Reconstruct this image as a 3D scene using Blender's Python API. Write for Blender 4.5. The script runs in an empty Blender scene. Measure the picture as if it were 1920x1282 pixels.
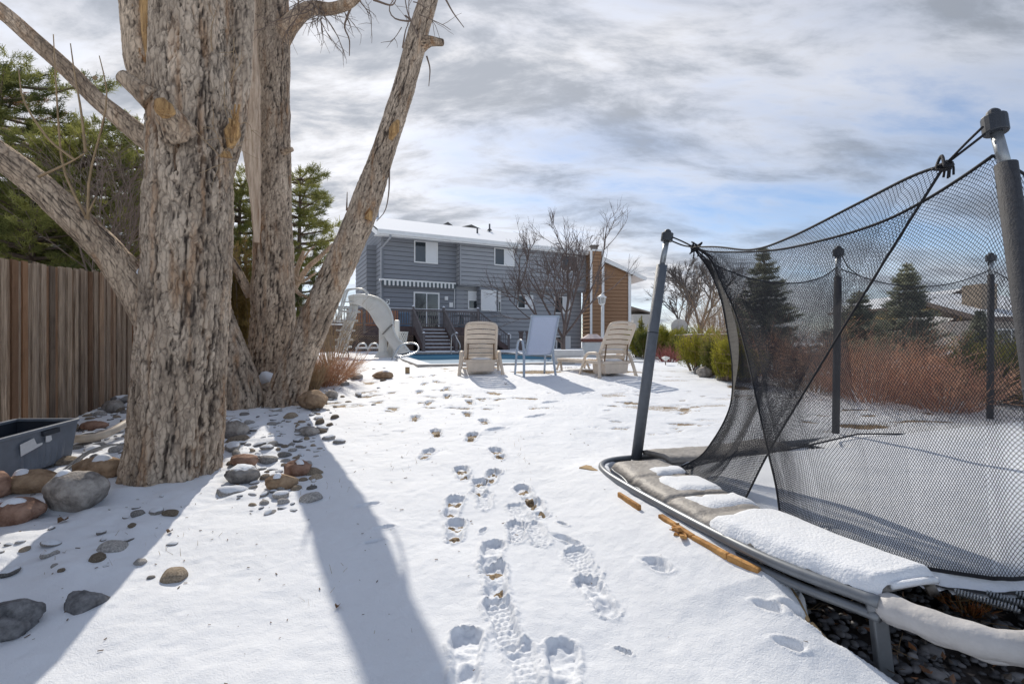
import bpy, bmesh, math, random
import numpy as np
from mathutils import Vector, Matrix

random.seed(7)
RNG = np.random.default_rng(11)
SC = bpy.context.scene
COL = SC.collection
PI = math.pi
F = 900.0; CX = 960.0; CY = 641.0; CAMH = 1.2

# ------------------------------------------------------------------ placing
def D(px, py, Y):
    return np.array(((px - CX) / F * Y, Y, CAMH - (py - CY) / F * Y))

_GY = [-8, 0, 8, 9.2, 11, 14, 30, 80, 600]
_GZ = [-.6, 0, .6, .665, .695, .70, .74, .85, .9]
def base_z(x, y):
    return np.interp(y, _GY, _GZ)

def G(px, py):
    k = (py - CY) / F
    lo, hi = .3, 400.0
    for _ in range(60):
        m = (lo + hi) / 2
        if CAMH - k * m > base_z(0, m): lo = m
        else: hi = m
    return np.array(((px - CX) / F * lo, lo, float(base_z(0, lo))))

# ------------------------------------------------------------------ numpy noise
def _hash(i, j, k, s=0):
    h = (i * 374761393 + j * 668265263 + k * 2147483647 + s * 974634777) & 0xFFFFFFFF
    h = ((h ^ (h >> 13)) * 1274126177) & 0xFFFFFFFF
    h = ((h ^ (h >> 16)) * 2246822519) & 0xFFFFFFFF
    return ((h ^ (h >> 15)) & 0xFFFFFF) / float(0xFFFFFF)

def vnoise(p, s=0):
    p = np.asarray(p, float)
    f = np.floor(p); i = f.astype(np.int64); t = p - f
    t = t * t * t * (t * (t * 6 - 15) + 10)
    r = 0
    for a in (0, 1):
        wa = t[..., 0] if a else 1 - t[..., 0]
        for b in (0, 1):
            wb = t[..., 1] if b else 1 - t[..., 1]
            for c in (0, 1):
                wc = t[..., 2] if c else 1 - t[..., 2]
                r = r + wa * wb * wc * _hash(i[..., 0] + a, i[..., 1] + b, i[..., 2] + c, s)
    return r * 2 - 1

def fbm(p, oct=4, s=0, gain=.5):
    p = np.asarray(p, float); r = 0; a = 1; n = 0
    for o in range(oct):
        r = r + a * vnoise(p, s + o); n += a; a *= gain; p = p * 2.03 + 7.1
    return r / n

def vor(p, s=0):
    p = np.asarray(p, float)
    f = np.floor(p).astype(np.int64); t = p - f
    d1 = np.full(p.shape[:-1], 9.0); d2 = d1.copy()
    for a in (-1, 0, 1):
        for b in (-1, 0, 1):
            for c in (-1, 0, 1):
                i, j, k = f[..., 0] + a, f[..., 1] + b, f[..., 2] + c
                q = ((a + _hash(i, j, k, s + 1) - t[..., 0]) ** 2 + (b + _hash(i, j, k, s + 2) - t[..., 1]) ** 2
                     + (c + _hash(i, j, k, s + 3) - t[..., 2]) ** 2)
                n1 = np.minimum(d1, q)
                d2 = np.where(q < d1, d1, np.minimum(d2, q)); d1 = n1
    return np.sqrt(d1), np.sqrt(d2)

def sstep(a, b, x):
    t = np.clip((x - a) / (b - a), 0, 1)
    return t * t * (3 - 2 * t)

def inpoly(x, y, poly):
    r = np.zeros(np.shape(x), bool); n = len(poly); j = n - 1
    for i in range(n):
        xi, yi = poly[i][0], poly[i][1]; xj, yj = poly[j][0], poly[j][1]
        if yi != yj:
            r ^= ((yi > y) != (yj > y)) & (x < (xj - xi) * (y - yi) / (yj - yi) + xi)
        j = i
    return r

def polydist(x, y, poly, closed=True):
    d = np.full(np.shape(x), 1e9); n = len(poly)
    for i in range(n if closed else n - 1):
        ax, ay = poly[i][0], poly[i][1]; bx, by = poly[(i + 1) % n][0], poly[(i + 1) % n][1]
        vx, vy = bx - ax, by - ay
        t = np.clip(((x - ax) * vx + (y - ay) * vy) / (vx * vx + vy * vy + 1e-12), 0, 1)
        d = np.minimum(d, np.hypot(x - ax - t * vx, y - ay - t * vy))
    return d

# ------------------------------------------------------------------ objects
def link(o, parent=None):
    COL.objects.link(o)
    if parent is not None: o.parent = parent
    return o

def tag(o, label=None, cat=None, group=None, kind=None):
    if label: o['label'] = label
    if cat: o['category'] = cat
    if group: o['group'] = group
    if kind: o['kind'] = kind
    return o

def empty(name, label, cat, loc=(0, 0, 0), group=None):
    o = bpy.data.objects.new(name, None); o.empty_display_size = .1
    link(o); o.location = [float(v) for v in loc]
    return tag(o, label, cat, group)

def origin_of(root):
    """world origin of an Empty or of its parents (only translations are used)"""
    v = Vector((0, 0, 0)); o = root
    while o is not None:
        v += o.location; o = o.parent
    return np.array(v)

def npmesh(name, V, faces, material, parent=None, smooth=False, attrs=None, world=True):
    """V (n,3) in world coordinates; faces: list of index tuples or (m,k) array"""
    V = np.asarray(V, np.float32).reshape(-1, 3)
    if parent is not None and world: V = V - origin_of(parent).astype(np.float32)
    me = bpy.data.meshes.new(name)
    if isinstance(faces, np.ndarray):
        m, k = faces.shape
        me.vertices.add(len(V)); me.vertices.foreach_set('co', V.ravel())
        me.loops.add(m * k); me.loops.foreach_set('vertex_index', faces.astype(np.int32).ravel())
        me.polygons.add(m); me.polygons.foreach_set('loop_start', np.arange(0, m * k, k, dtype=np.int32))
        me.update(calc_edges=True)
    else:
        me.from_pydata(V.tolist(), [], faces); me.update()
    if smooth: me.polygons.foreach_set('use_smooth', np.ones(len(me.polygons), bool))
    for k_, a in (attrs or {}).items():
        me.attributes.new(k_, 'FLOAT', 'POINT').data.foreach_set('value', np.asarray(a, np.float32))
    me.materials.append(material)
    return link(bpy.data.objects.new(name, me), parent)

class MB:
    """collects simple shapes, built as one mesh"""
    def __init__(s): s.v = []; s.f = []; s.n = 0; s.marks = []
    def add(s, V, Fs):
        V = np.asarray(V, float).reshape(-1, 3)
        s.v.append(V); n = s.n
        s.f.extend([tuple(int(i) + n for i in f) for f in Fs]); s.n += len(V); return s
    def hexa(s, P):
        return s.add(P, [(0, 3, 2, 1), (4, 5, 6, 7), (0, 1, 5, 4), (1, 2, 6, 5), (2, 3, 7, 6), (3, 0, 4, 7)])
    def box(s, x0, x1, y0, y1, z0, z1, T=None):
        P = [(x0, y0, z0), (x1, y0, z0), (x1, y1, z0), (x0, y1, z0), (x0, y0, z1), (x1, y0, z1), (x1, y1, z1), (x0, y1, z1)]
        if T: P = [T(*p) for p in P]
        return s.hexa(P)
    def bar(s, a, b, w, h=None, up=(0, 0, 1)):
        a = np.array(a, float); b = np.array(b, float); h = h or w
        d = (b - a) / np.linalg.norm(b - a); up = np.array(up, float)
        if abs(d @ up) > .98: up = np.array((0., 1, 0))
        sx = np.cross(d, up); sx /= np.linalg.norm(sx); sz = np.cross(sx, d)
        q = [(-w / 2, -h / 2), (w / 2, -h / 2), (w / 2, h / 2), (-w / 2, h / 2)]
        return s.hexa([a + sx * i + sz * j for i, j in q] + [b + sx * i + sz * j for i, j in q])
    def tube(s, path, r, n=8, caps=True, flat=1.0):
        P = np.asarray(path, float); m = len(P)
        r = np.broadcast_to(np.asarray(r, float), (m,))
        T = np.gradient(P, axis=0); T /= np.linalg.norm(T, axis=1)[:, None] + 1e-12
        up = np.array((0., 0, 1)) if abs(T[0][2]) < .9 else np.array((0., 1, 0))
        u = np.cross(T[0], up); u /= np.linalg.norm(u)
        ang = np.arange(n) * 2 * PI / n; V = []
        for i in range(m):
            u = u - T[i] * (u @ T[i]); u /= np.linalg.norm(u) + 1e-12
            w = np.cross(T[i], u)
            V.append(P[i] + r[i] * (np.cos(ang)[:, None] * u + flat * np.sin(ang)[:, None] * w))
        V = np.concatenate(V); Fs = []
        for i in range(m - 1):
            for j in range(n):
                k = (j + 1) % n
                Fs.append((i * n + j, i * n + k, (i + 1) * n + k, (i + 1) * n + j))
        if caps: Fs += [tuple(range(n - 1, -1, -1)), tuple(range((m - 1) * n, m * n))]
        return s.add(V, Fs)
    def build(s, name, material, parent=None, smooth=False, bevel=0, attrs=None):
        o = npmesh(name, np.concatenate(s.v), s.f, material, parent, smooth, attrs)
        if bevel:
            b = o.modifiers.new('bevel', 'BEVEL'); b.width = bevel; b.segments = 2; b.limit_method = 'ANGLE'
        return o

def spline(P, n):
    P = np.asarray(P, float)
    if len(P) < 3:
        t = np.linspace(0, 1, n)[:, None]; return P[0] * (1 - t) + P[-1] * t
    Q = np.vstack([2 * P[0] - P[1], P, 2 * P[-1] - P[-2]])
    seg = np.linalg.norm(np.diff(P, axis=0), axis=1); cum = np.concatenate([[0], np.cumsum(seg)])
    out = []
    for s_ in np.linspace(0, cum[-1], n):
        i = min(np.searchsorted(cum, s_, side='right') - 1, len(P) - 2)
        t = (s_ - cum[i]) / max(seg[i], 1e-9)
        a, b, c, d = Q[i:i + 4]
        out.append(.5 * ((2 * b) + (-a + c) * t + (2 * a - 5 * b + 4 * c - d) * t * t + (-a + 3 * b - 3 * c + d) * t ** 3))
    return np.array(out)

# ------------------------------------------------------------------ materials
def mat(name, col, rough=.7, var=.15, scale=4.0, bump=0.0, bscale=40.0, metal=0.0, spec=.4, col2=None, stretch=None,
        detail=6, objvar=0.0, edge=(.3, .7)):
    m = bpy.data.materials.new(name); m.use_nodes = True
    nt = m.node_tree; N = nt.nodes; L = nt.links
    b = N['Principled BSDF']; b.inputs['Roughness'].default_value = rough
    b.inputs['Metallic'].default_value = metal; b.inputs['Specular IOR Level'].default_value = spec
    tc = N.new('ShaderNodeTexCoord'); src = tc.outputs['Object']
    if stretch:
        mp = N.new('ShaderNodeMapping'); mp.inputs['Scale'].default_value = stretch
        L.new(src, mp.inputs['Vector']); src = mp.outputs['Vector']
    if objvar:
        oi = N.new('ShaderNodeObjectInfo'); ad = N.new('ShaderNodeVectorMath'); ad.operation = 'ADD'
        sc = N.new('ShaderNodeVectorMath'); sc.operation = 'SCALE'; sc.inputs[0].default_value = (17, 31, 53)
        L.new(oi.outputs['Random'], sc.inputs['Scale']); L.new(src, ad.inputs[0]); L.new(sc.outputs[0], ad.inputs[1]); src = ad.outputs[0]
    n = N.new('ShaderNodeTexNoise'); n.inputs['Scale'].default_value = scale; n.inputs['Detail'].default_value = detail
    n.inputs['Roughness'].default_value = .62
    L.new(src, n.inputs['Vector'])
    r = N.new('ShaderNodeValToRGB')
    c1 = tuple(max(0, c * (1 - var)) for c in col); c2 = col2 or tuple(min(1, c * (1 + var)) for c in col)
    r.color_ramp.elements[0].color = (*c1, 1); r.color_ramp.elements[1].color = (*c2, 1)
    r.color_ramp.elements[0].position, r.color_ramp.elements[1].position = edge
    L.new(n.outputs['Fac'], r.inputs['Fac']); out = r.outputs['Color']
    if objvar:
        hs = N.new('ShaderNodeHueSaturation'); mr = N.new('ShaderNodeMapRange')
        mr.inputs['To Min'].default_value = 1 - objvar; mr.inputs['To Max'].default_value = 1 + objvar
        L.new(oi.outputs['Random'], mr.inputs['Value']); L.new(mr.outputs[0], hs.inputs['Value']); L.new(out, hs.inputs['Color']); out = hs.outputs['Color']
    L.new(out, b.inputs['Base Color'])
    if bump:
        n2 = N.new('ShaderNodeTexNoise'); n2.inputs['Scale'].default_value = bscale; n2.inputs['Detail'].default_value = 5
        L.new(src, n2.inputs['Vector'])
        bp = N.new('ShaderNodeBump'); bp.inputs['Strength'].default_value = bump; bp.inputs['Distance'].default_value = .02
        L.new(n2.outputs['Fac'], bp.inputs['Height']); L.new(bp.outputs[0], b.inputs['Normal'])
    m['out'] = ''
    return m

def nodes(m): return m.node_tree.nodes, m.node_tree.links, m.node_tree.nodes['Principled BSDF']

def mixc(N, L, fac, a, b):
    x = N.new('ShaderNodeMix'); x.data_type = 'RGBA'
    for sock, v in ((x.inputs[0], fac), (x.inputs[6], a), (x.inputs[7], b)):
        if isinstance(v, (int, float)): sock.default_value = v
        elif isinstance(v, tuple): sock.default_value = (*v, 1)
        else: L.new(v, sock)
    return x.outputs[2]

def base_link(m):
    N, L, b = nodes(m); return b.inputs['Base Color'].links[0].from_socket

def attr_mix(m, name, colr, lo=0.0, hi=1.0):
    """mix a colour over the material's base colour where a point attribute is high"""
    N, L, b = nodes(m); old = base_link(m)
    a = N.new('ShaderNodeAttribute'); a.attribute_name = name
    mr = N.new('ShaderNodeMapRange'); mr.inputs['From Min'].default_value = lo; mr.inputs['From Max'].default_value = hi
    L.new(a.outputs['Fac'], mr.inputs['Value'])
    L.new(mixc(N, L, mr.outputs[0], old, colr), b.inputs['Base Color']); return m

def snow_on_top(m, thr=.75, colr=(.82, .85, .9), nscale=6.0):
    """snow lying on the upward faces of a real surface, ragged by noise"""
    N, L, b = nodes(m); old = base_link(m)
    g = N.new('ShaderNodeNewGeometry'); s = N.new('ShaderNodeSeparateXYZ'); L.new(g.outputs['Normal'], s.inputs[0])
    n = N.new('ShaderNodeTexNoise'); n.inputs['Scale'].default_value = nscale; n.inputs['Detail'].default_value = 4
    L.new(g.outputs['Position'], n.inputs['Vector'])
    a = N.new('ShaderNodeMath'); a.operation = 'MULTIPLY_ADD'; L.new(n.outputs['Fac'], a.inputs[0]); a.inputs[1].default_value = .9
    L.new(s.outputs['Z'], a.inputs[2])
    mr = N.new('ShaderNodeMapRange'); mr.inputs['From Min'].default_value = thr + .45; mr.inputs['From Max'].default_value = thr + .55
    L.new(a.outputs[0], mr.inputs['Value'])
    L.new(mixc(N, L, mr.outputs[0], old, colr), b.inputs['Base Color']); return m
# ------------------------------------------------------------------ camera, sun, sky
cam = bpy.data.cameras.new('camera'); cam.sensor_width = 36.0; cam.lens = F / 1920 * 36
cam.clip_start = .05; cam.clip_end = 3000
co = bpy.data.objects.new('camera', cam); link(co); co.location = (0, 0, CAMH); co.rotation_euler = (PI / 2, 0, 0)
SC.camera = co
SC.view_settings.view_transform = 'Standard'; SC.view_settings.look = 'None'
SC.view_settings.exposure = 0; SC.view_settings.gamma = 1
SC.cycles.max_bounces = 8; SC.cycles.diffuse_bounces = 4; SC.cycles.glossy_bounces = 3
SC.cycles.transparent_max_bounces = 12; SC.cycles.caustics_reflective = False; SC.cycles.caustics_refractive = False

SUN_AZ = math.radians(-15.5)      # from +Y towards +X
SUN_EL = math.radians(39)
sd = Vector((math.sin(SUN_AZ) * math.cos(SUN_EL), math.cos(SUN_AZ) * math.cos(SUN_EL), math.sin(SUN_EL)))
sl = bpy.data.lights.new('sun', 'SUN'); sl.energy = 3.7; sl.angle = math.radians(.55); sl.color = (1.0, .92, .80)
so = bpy.data.objects.new('sun', sl); link(so); so.location = (0, 0, 30)
so.rotation_euler = (-sd).to_track_quat('-Z', 'Y').to_euler()

w = bpy.data.worlds.new('World'); SC.world = w; w.use_nodes = True
N = w.node_tree.nodes; L = w.node_tree.links
bg = N['Background']; bg.inputs['Strength'].default_value = 0.108
sky = N.new('ShaderNodeTexSky'); sky.sky_type = 'NISHITA'; sky.sun_disc = False
sky.sun_elevation = SUN_EL; sky.sun_rotation = SUN_AZ; sky.altitude = 1700; sky.ozone_density = 1.6; sky.dust_density = .6
tc = N.new('ShaderNodeTexCoord')
sep = N.new('ShaderNodeSeparateXYZ'); L.new(tc.outputs['Generated'], sep.inputs[0])
def M(op, a, b=None, c=None):
    n = N.new('ShaderNodeMath'); n.operation = op
    for i, v in enumerate((a, b, c)):
        if v is None: continue
        if isinstance(v, (int, float)): n.inputs[i].default_value = v
        else: L.new(v, n.inputs[i])
    return n.outputs[0]
# the clouds lie on a layer overhead: project the view direction on it
zz = M('ADD', M('MAXIMUM', sep.outputs['Z'], 0.0), .30)
cxy = N.new('ShaderNodeCombineXYZ'); L.new(M('DIVIDE', sep.outputs['X'], zz), cxy.inputs[0]); L.new(M('DIVIDE', sep.outputs['Y'], zz), cxy.inputs[1])
mp = N.new('ShaderNodeMapping'); mp.inputs['Rotation'].default_value = (0, 0, .5); mp.inputs['Scale'].default_value = (.62, 1.45, 1)
mp.inputs['Location'].default_value = (3.3, 1.7, .4)
L.new(cxy.outputs[0], mp.inputs['Vector'])
def cloud_noise(scale, det, rough, dist=0.0):
    n = N.new('ShaderNodeTexNoise'); n.inputs['Scale'].default_value = scale; n.inputs['Detail'].default_value = det
    n.inputs['Roughness'].default_value = rough; n.inputs['Distortion'].default_value = dist
    L.new(mp.outputs[0], n.inputs['Vector']); return n.outputs['Fac']
big = cloud_noise(1.0, 5, .5, .0); fine = cloud_noise(3.4, 10, .62, .25)
dens = M('ADD', M('MULTIPLY', big, .62), M('MULTIPLY', fine, .38))
nrm = N.new('ShaderNodeVectorMath'); nrm.operation = 'NORMALIZE'; L.new(tc.outputs['Generated'], nrm.inputs[0])
dot = N.new('ShaderNodeVectorMath'); dot.operation = 'DOT_PRODUCT'; L.new(nrm.outputs[0], dot.inputs[0]); dot.inputs[1].default_value = tuple(sd)
near_sun = M('MAXIMUM', dot.outputs['Value'], 0.0)
glow = M('POWER', near_sun, 5.0)
# clear patches: away from the sun, to the left and the right
cover = M('ADD', dens, M('MULTIPLY', glow, .10))
mr = N.new('ShaderNodeMapRange'); mr.interpolation_type = 'SMOOTHSTEP'
mr.inputs['From Min'].default_value = .35; mr.inputs['From Max'].default_value = .62; L.new(cover, mr.inputs['Value'])
low = N.new('ShaderNodeMapRange'); low.interpolation_type = 'SMOOTHSTEP'; low.inputs['From Min'].default_value = .0; low.inputs['From Max'].default_value = .22
low.inputs['To Min'].default_value = .55; low.inputs['To Max'].default_value = 0; L.new(sep.outputs['Z'], low.inputs['Value'])
cov = M('MAXIMUM', mr.outputs[0], low.outputs[0])
# cloud brightness: light near the sun, added fill opposite it, grey where thick
shade = N.new('ShaderNodeMapRange'); shade.interpolation_type = 'SMOOTHSTEP'; shade.inputs['From Min'].default_value = .40; shade.inputs['From Max'].default_value = .66
shade.inputs['To Min'].default_value = 10.4; shade.inputs['To Max'].default_value = 4.9; L.new(fine, shade.inputs['Value'])
bright = M('MULTIPLY', shade.outputs[0], M('ADD', M('ADD', .58, M('MULTIPLY', M('MAXIMUM', M('MULTIPLY', dot.outputs['Value'], -1.0), 0.0), .95)), M('MULTIPLY', M('POWER', near_sun, 2.2), .45)))
cc = N.new('ShaderNodeCombineColor')
# the thicker grey parts are bluer
thick = N.new('ShaderNodeMapRange'); thick.inputs['From Min'].default_value = 2.5; thick.inputs['From Max'].default_value = 7.5; L.new(bright, thick.inputs['Value'])
L.new(M('MULTIPLY', bright, M('ADD', .83, M('MULTIPLY', thick.outputs[0], .14))), cc.inputs[0]); L.new(M('MULTIPLY', bright, M('ADD', .94, M('MULTIPLY', thick.outputs[0], .04))), cc.inputs[1]); L.new(M('MULTIPLY', bright, M('ADD', 1.13, M('MULTIPLY', thick.outputs[0], -.10))), cc.inputs[2])
skys = N.new('ShaderNodeVectorMath'); skys.operation = 'SCALE'; skys.inputs['Scale'].default_value = 1.25; L.new(sky.outputs[0], skys.inputs[0])
mx = N.new('ShaderNodeMix'); mx.data_type = 'RGBA'; L.new(cov, mx.inputs[0]); L.new(skys.outputs[0], mx.inputs[6]); L.new(cc.outputs[0], mx.inputs[7])
L.new(mx.outputs[2], bg.inputs['Color'])
# ------------------------------------------------------------------ the ground sheet
E1 = np.array((-.31, .951)); E2 = np.array((.951, .31))     # along the fence / across the garden
POOL0 = np.array((-1.74, 10.3)); PW, PL = 4.9, 11.4
POOL = [POOL0, POOL0 + E2 * PW, POOL0 + E2 * PW + E1 * PL, POOL0 + E1 * PL]
def Zp(px, py, z): return D(px, py, (CAMH - z) * F / (py - CY))
FRAME = [Zp(*p, .33)[:2] for p in ((1320, 846), (1235, 854), (1175, 859), (1142, 864), (1128, 872), (1136, 886), (1180, 914), (1275, 966), (1400, 1030), (1480, 1066))]
PIT = [q + np.array((.05, .0)) for q in FRAME[2:]] + [Zp(*p)[:2] for p in ((1470, 1078, .27), (1492, 1112, .25), (1512, 1152, .22), (1545, 1190, .185), (1620, 1238, .15), (1700, 1292, .12), (1760, 1345, .11))]
LIP = FRAME + PIT[8:]
PIT += [np.array(p) for p in ((1.15, .95), (1.15, .3), (7, .3), (7.5, 5.2), (3.2, 4.2))]
def bank(x, y):
    # the snow is banked up against the trampoline frame
    d = polydist(x, y, LIP, False); tgt = np.interp(y, [1.4, 1.55, 1.72, 1.9, 2.4, 3.4, 3.9], [.11, .155, .215, .285, .302, .322, .33])
    return np.maximum(tgt - base_z(x, y), -.02) * np.exp(-(np.maximum(d - .02, 0) / .30) ** 2) * sstep(1.2, 1.7, y)
ROCKBED = [G(*p)[:2] for p in ((-500, 1300), (60, 1190), (150, 1160), (330, 1000), (520, 930), (575, 890), (585, 800), (640, 745), (720, 712), (650, 690), (560, 690))]
ROCKBED += [np.array((-4.4, 6.2)), np.array((-3.6, 3.0)), np.array((-3.2, 1.2))]

# boot prints: pixel, heading (deg from +Y, + to the right), size, tread, bare earth in the heel
PRINTS = [(873, 1238, -4, 1.0, 0, 0), (1056, 1262, 4, 1.0, 0, 0), (943, 1168, -14, 1.0, 1, 0), (921, 1042, 4, 1.0, 0, 0), (929, 1092, -5, .95, 0, 1),
          (985, 1262, -12, .95, 2, 0), (1093, 1058, -14, .95, 2, 0), (1118, 1118, -14, 1.0, 0, 0), (850, 948, 2, .95, 0, 1), (854, 992, -4, .95, 0, 1),
          (969, 995, 2, .95, 1, 0), (1006, 1000, -12, .95, 2, 0), (975, 960, -14, .95, 2, 0), (985, 925, -14, .95, 0, 1), (1008, 952, -14, .9, 0, 1),
          (868, 887, -12, .95, 0, 1), (899, 911, 0, .95, 1, 0), (922, 893, 10, .95, 0, 1), (800, 851, 4, 1, 0, 1), (934, 851, -14, 1, 0, 1),
          (818, 812, -14, 1, 0, 1), (884, 821, 2, 1, 0, 0), (778, 783, -4, 1, 0, 1), (908, 791, -12, 1, 0, 0), (804, 755, 2, 1, 0, 1),
          (838, 743, -4, 1, 0, 0), (838, 729, 4, 1, 0, 1), (786, 736, -4, 1, 0, 1), (797, 720, 4, 1, 0, 0), (817, 715, -4, 1, 0, 0),
          (881, 753, -10, 1, 0, 0), (876, 775, -10, 1, 0, 0), (908, 935, -4, .9, 2, 0), (812, 703, 3, 1, 0, 0), (790, 706, -5, 1, 0, 0)]
DENTS = [(905, 993, .04, 20), (1056, 1012, .07, -50), (1072, 1020, .05, -50), (1227, 1076, .065, -45), (1238, 1086, .06, -45), (1004, 779, .14, 60),
         (1033, 752, .14, 60), (930, 807, .12, 50), (690, 945, .07, 70), (720, 990, .06, 70), (1100, 738, .1, 70), (1150, 724, .1, 70), (1505, 1196, .07, -48), (1522, 1208, .06, -50), (1440, 1180, .05, -50),
         (1480, 1235, .05, -60), (1170, 1222, .03, -60), (700, 1015, .05, 70), (640, 700, .1, 60), (1055, 985, .04, -40)]

def sole(v):
    """half width of a boot sole, v in -.5 (heel) .. .5 (toe)"""
    return np.interp(v, [-.5, -.47, -.4, -.3, -.1, .05, .2, .35, .44, .49, .5], [0, .022, .036, .040, .036, .040, .049, .049, .038, .018, 0])

def prints_height(x, y, dz, bare):
    for (px, py, hd, sc, tread, eb) in PRINTS:
        c = G(px, py); a = math.radians(hd); Lh = .31 * sc
        m = (np.abs(x - c[0]) < .3) & (np.abs(y - c[1]) < .3)
        if not m.any(): continue
        dx, dy = x[m] - c[0], y[m] - c[1]
        u = dx * math.cos(a) - dy * math.sin(a); v = dx * math.sin(a) + dy * math.cos(a)
        q = np.stack([x[m] * 34, y[m] * 34, np.full(len(u), px * .1)], -1)
        wob = vnoise(q) * .005 + vnoise(q * 2.7) * .0025
        hw = sole(v / Lh) * 1.10 * sc; ex = np.maximum(np.abs(v) - Lh / 2, 0)
        d = np.where(np.abs(v) < Lh / 2, np.abs(u) - hw, np.hypot(np.abs(u), ex)) + wob
        ins = 1 - sstep(-.012, .004, d)
        rim = np.exp(-((d - .012) / .011) ** 2) * .007 * (1 + .9 * vnoise(q * .7 + 3) + .9 * vnoise(q * 3.1 + 8))
        depth = {0: .027, 1: .022, 2: .010}[tread]
        depth = depth * (1 + .25 * np.clip(v / Lh, -.5, .5))
        floor = 0
        if tread:
            bars = np.where(np.abs(v / Lh) > .25, (np.abs(((v / .026) % 1) - .5) < .26) * 1.0, ((np.abs(((v / .026) % 1) - .5) < .27) & (np.abs((((u + .010 * (np.floor(v / .026) % 2)) / .026) % 1) - .5) < .30)) * 1.0)
            floor = (bars - .5) * (.0065 if tread == 1 else .0045) + fbm(q * 1.6 + 4, 3, 6) * .006
        else:
            floor = fbm(q * 1.1 + 9, 3, 2) * .011 + np.abs(np.sin(v / .03 + vnoise(q * .4) * 2)) * .008
            floor = floor + .014 * np.exp(-((v + .02) / .025) ** 2)
        dz[m] += rim * (1 - ins) - ins * (depth - floor)
        if eb or c[1] > 3.1:
            e = (1 - sstep(-.020, -.004, d)) * sstep(-.1, .5, 1.1 * fbm(q * .9 + 5, 3, 3) + (.62 + 1.3 * float(sstep(2.8, 5, c[1]))) - np.minimum(np.abs(v + Lh * .30), np.abs(v - Lh * .22) + .01) / .05)
            bare[m] = np.maximum(bare[m], e)
    for (px, py, r, hd) in DENTS:
        c = G(px, py); a = math.radians(hd)
        m = (np.abs(x - c[0]) < .4) & (np.abs(y - c[1]) < .4)
        if not m.any(): continue
        wb = .16 * vnoise(np.stack([x[m] * 40, y[m] * 40, x[m] * 0 + px], -1))
        dx, dy = x[m] - c[0], y[m] - c[1]
        u = dx * math.cos(a) - dy * math.sin(a); v = dx * math.sin(a) + dy * math.cos(a)
        q = np.hypot(u / (r * .36), v / r) + wb
        dz[m] += -.026 * (1 - sstep(.6, 1.05, q)) + .006 * np.exp(-((q - 1.25) / .2) ** 2)

BARE = []   # (x, y, rx, ry): patches where grass shows (filled in by the chairs)
def bare_at(px, py, rx, ry):
    c = G(px, py); BARE.append((c[0], c[1], rx, ry))
bare_at(897, 690, .42, .30); bare_at(1010, 697, .48, .26); bare_at(1140, 697, .55, .3); bare_at(1060, 690, .3, .08)
bare_at(1385, 725, .15, .2); bare_at(1620, 800, .35, .10)

def rel(x, y):
    """smooth relief: drifts, lumps over stones, no footprints"""
    p = np.stack([x, y, np.zeros_like(x)], -1)
    z = fbm(p * .7, 3, 5) * .035 + fbm(p * 3.2, 3, 9) * .010 + fbm(p * 14, 3, 14) * .0040
    near = inpoly(x, y, ROCKBED) * sstep(.0, .35, polydist(x, y, ROCKBED))
    z = z + bank(x, y)
    z = z + near * (.012 + fbm(p * 6.5, 3, 21) * .028)
    return z

def ground_z(x, y):
    x = np.atleast_1d(np.asarray(x, float)); y = np.atleast_1d(np.asarray(y, float))
    z = base_z(x, y) + rel(x, y)
    ip = inpoly(x, y, PIT); return np.where(ip, .045, z)

def grow(a, b, d0, k):
    out = [a]; d = d0
    while out[-1] < b:
        d *= k; out.append(out[-1] + d)
    return out

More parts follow.
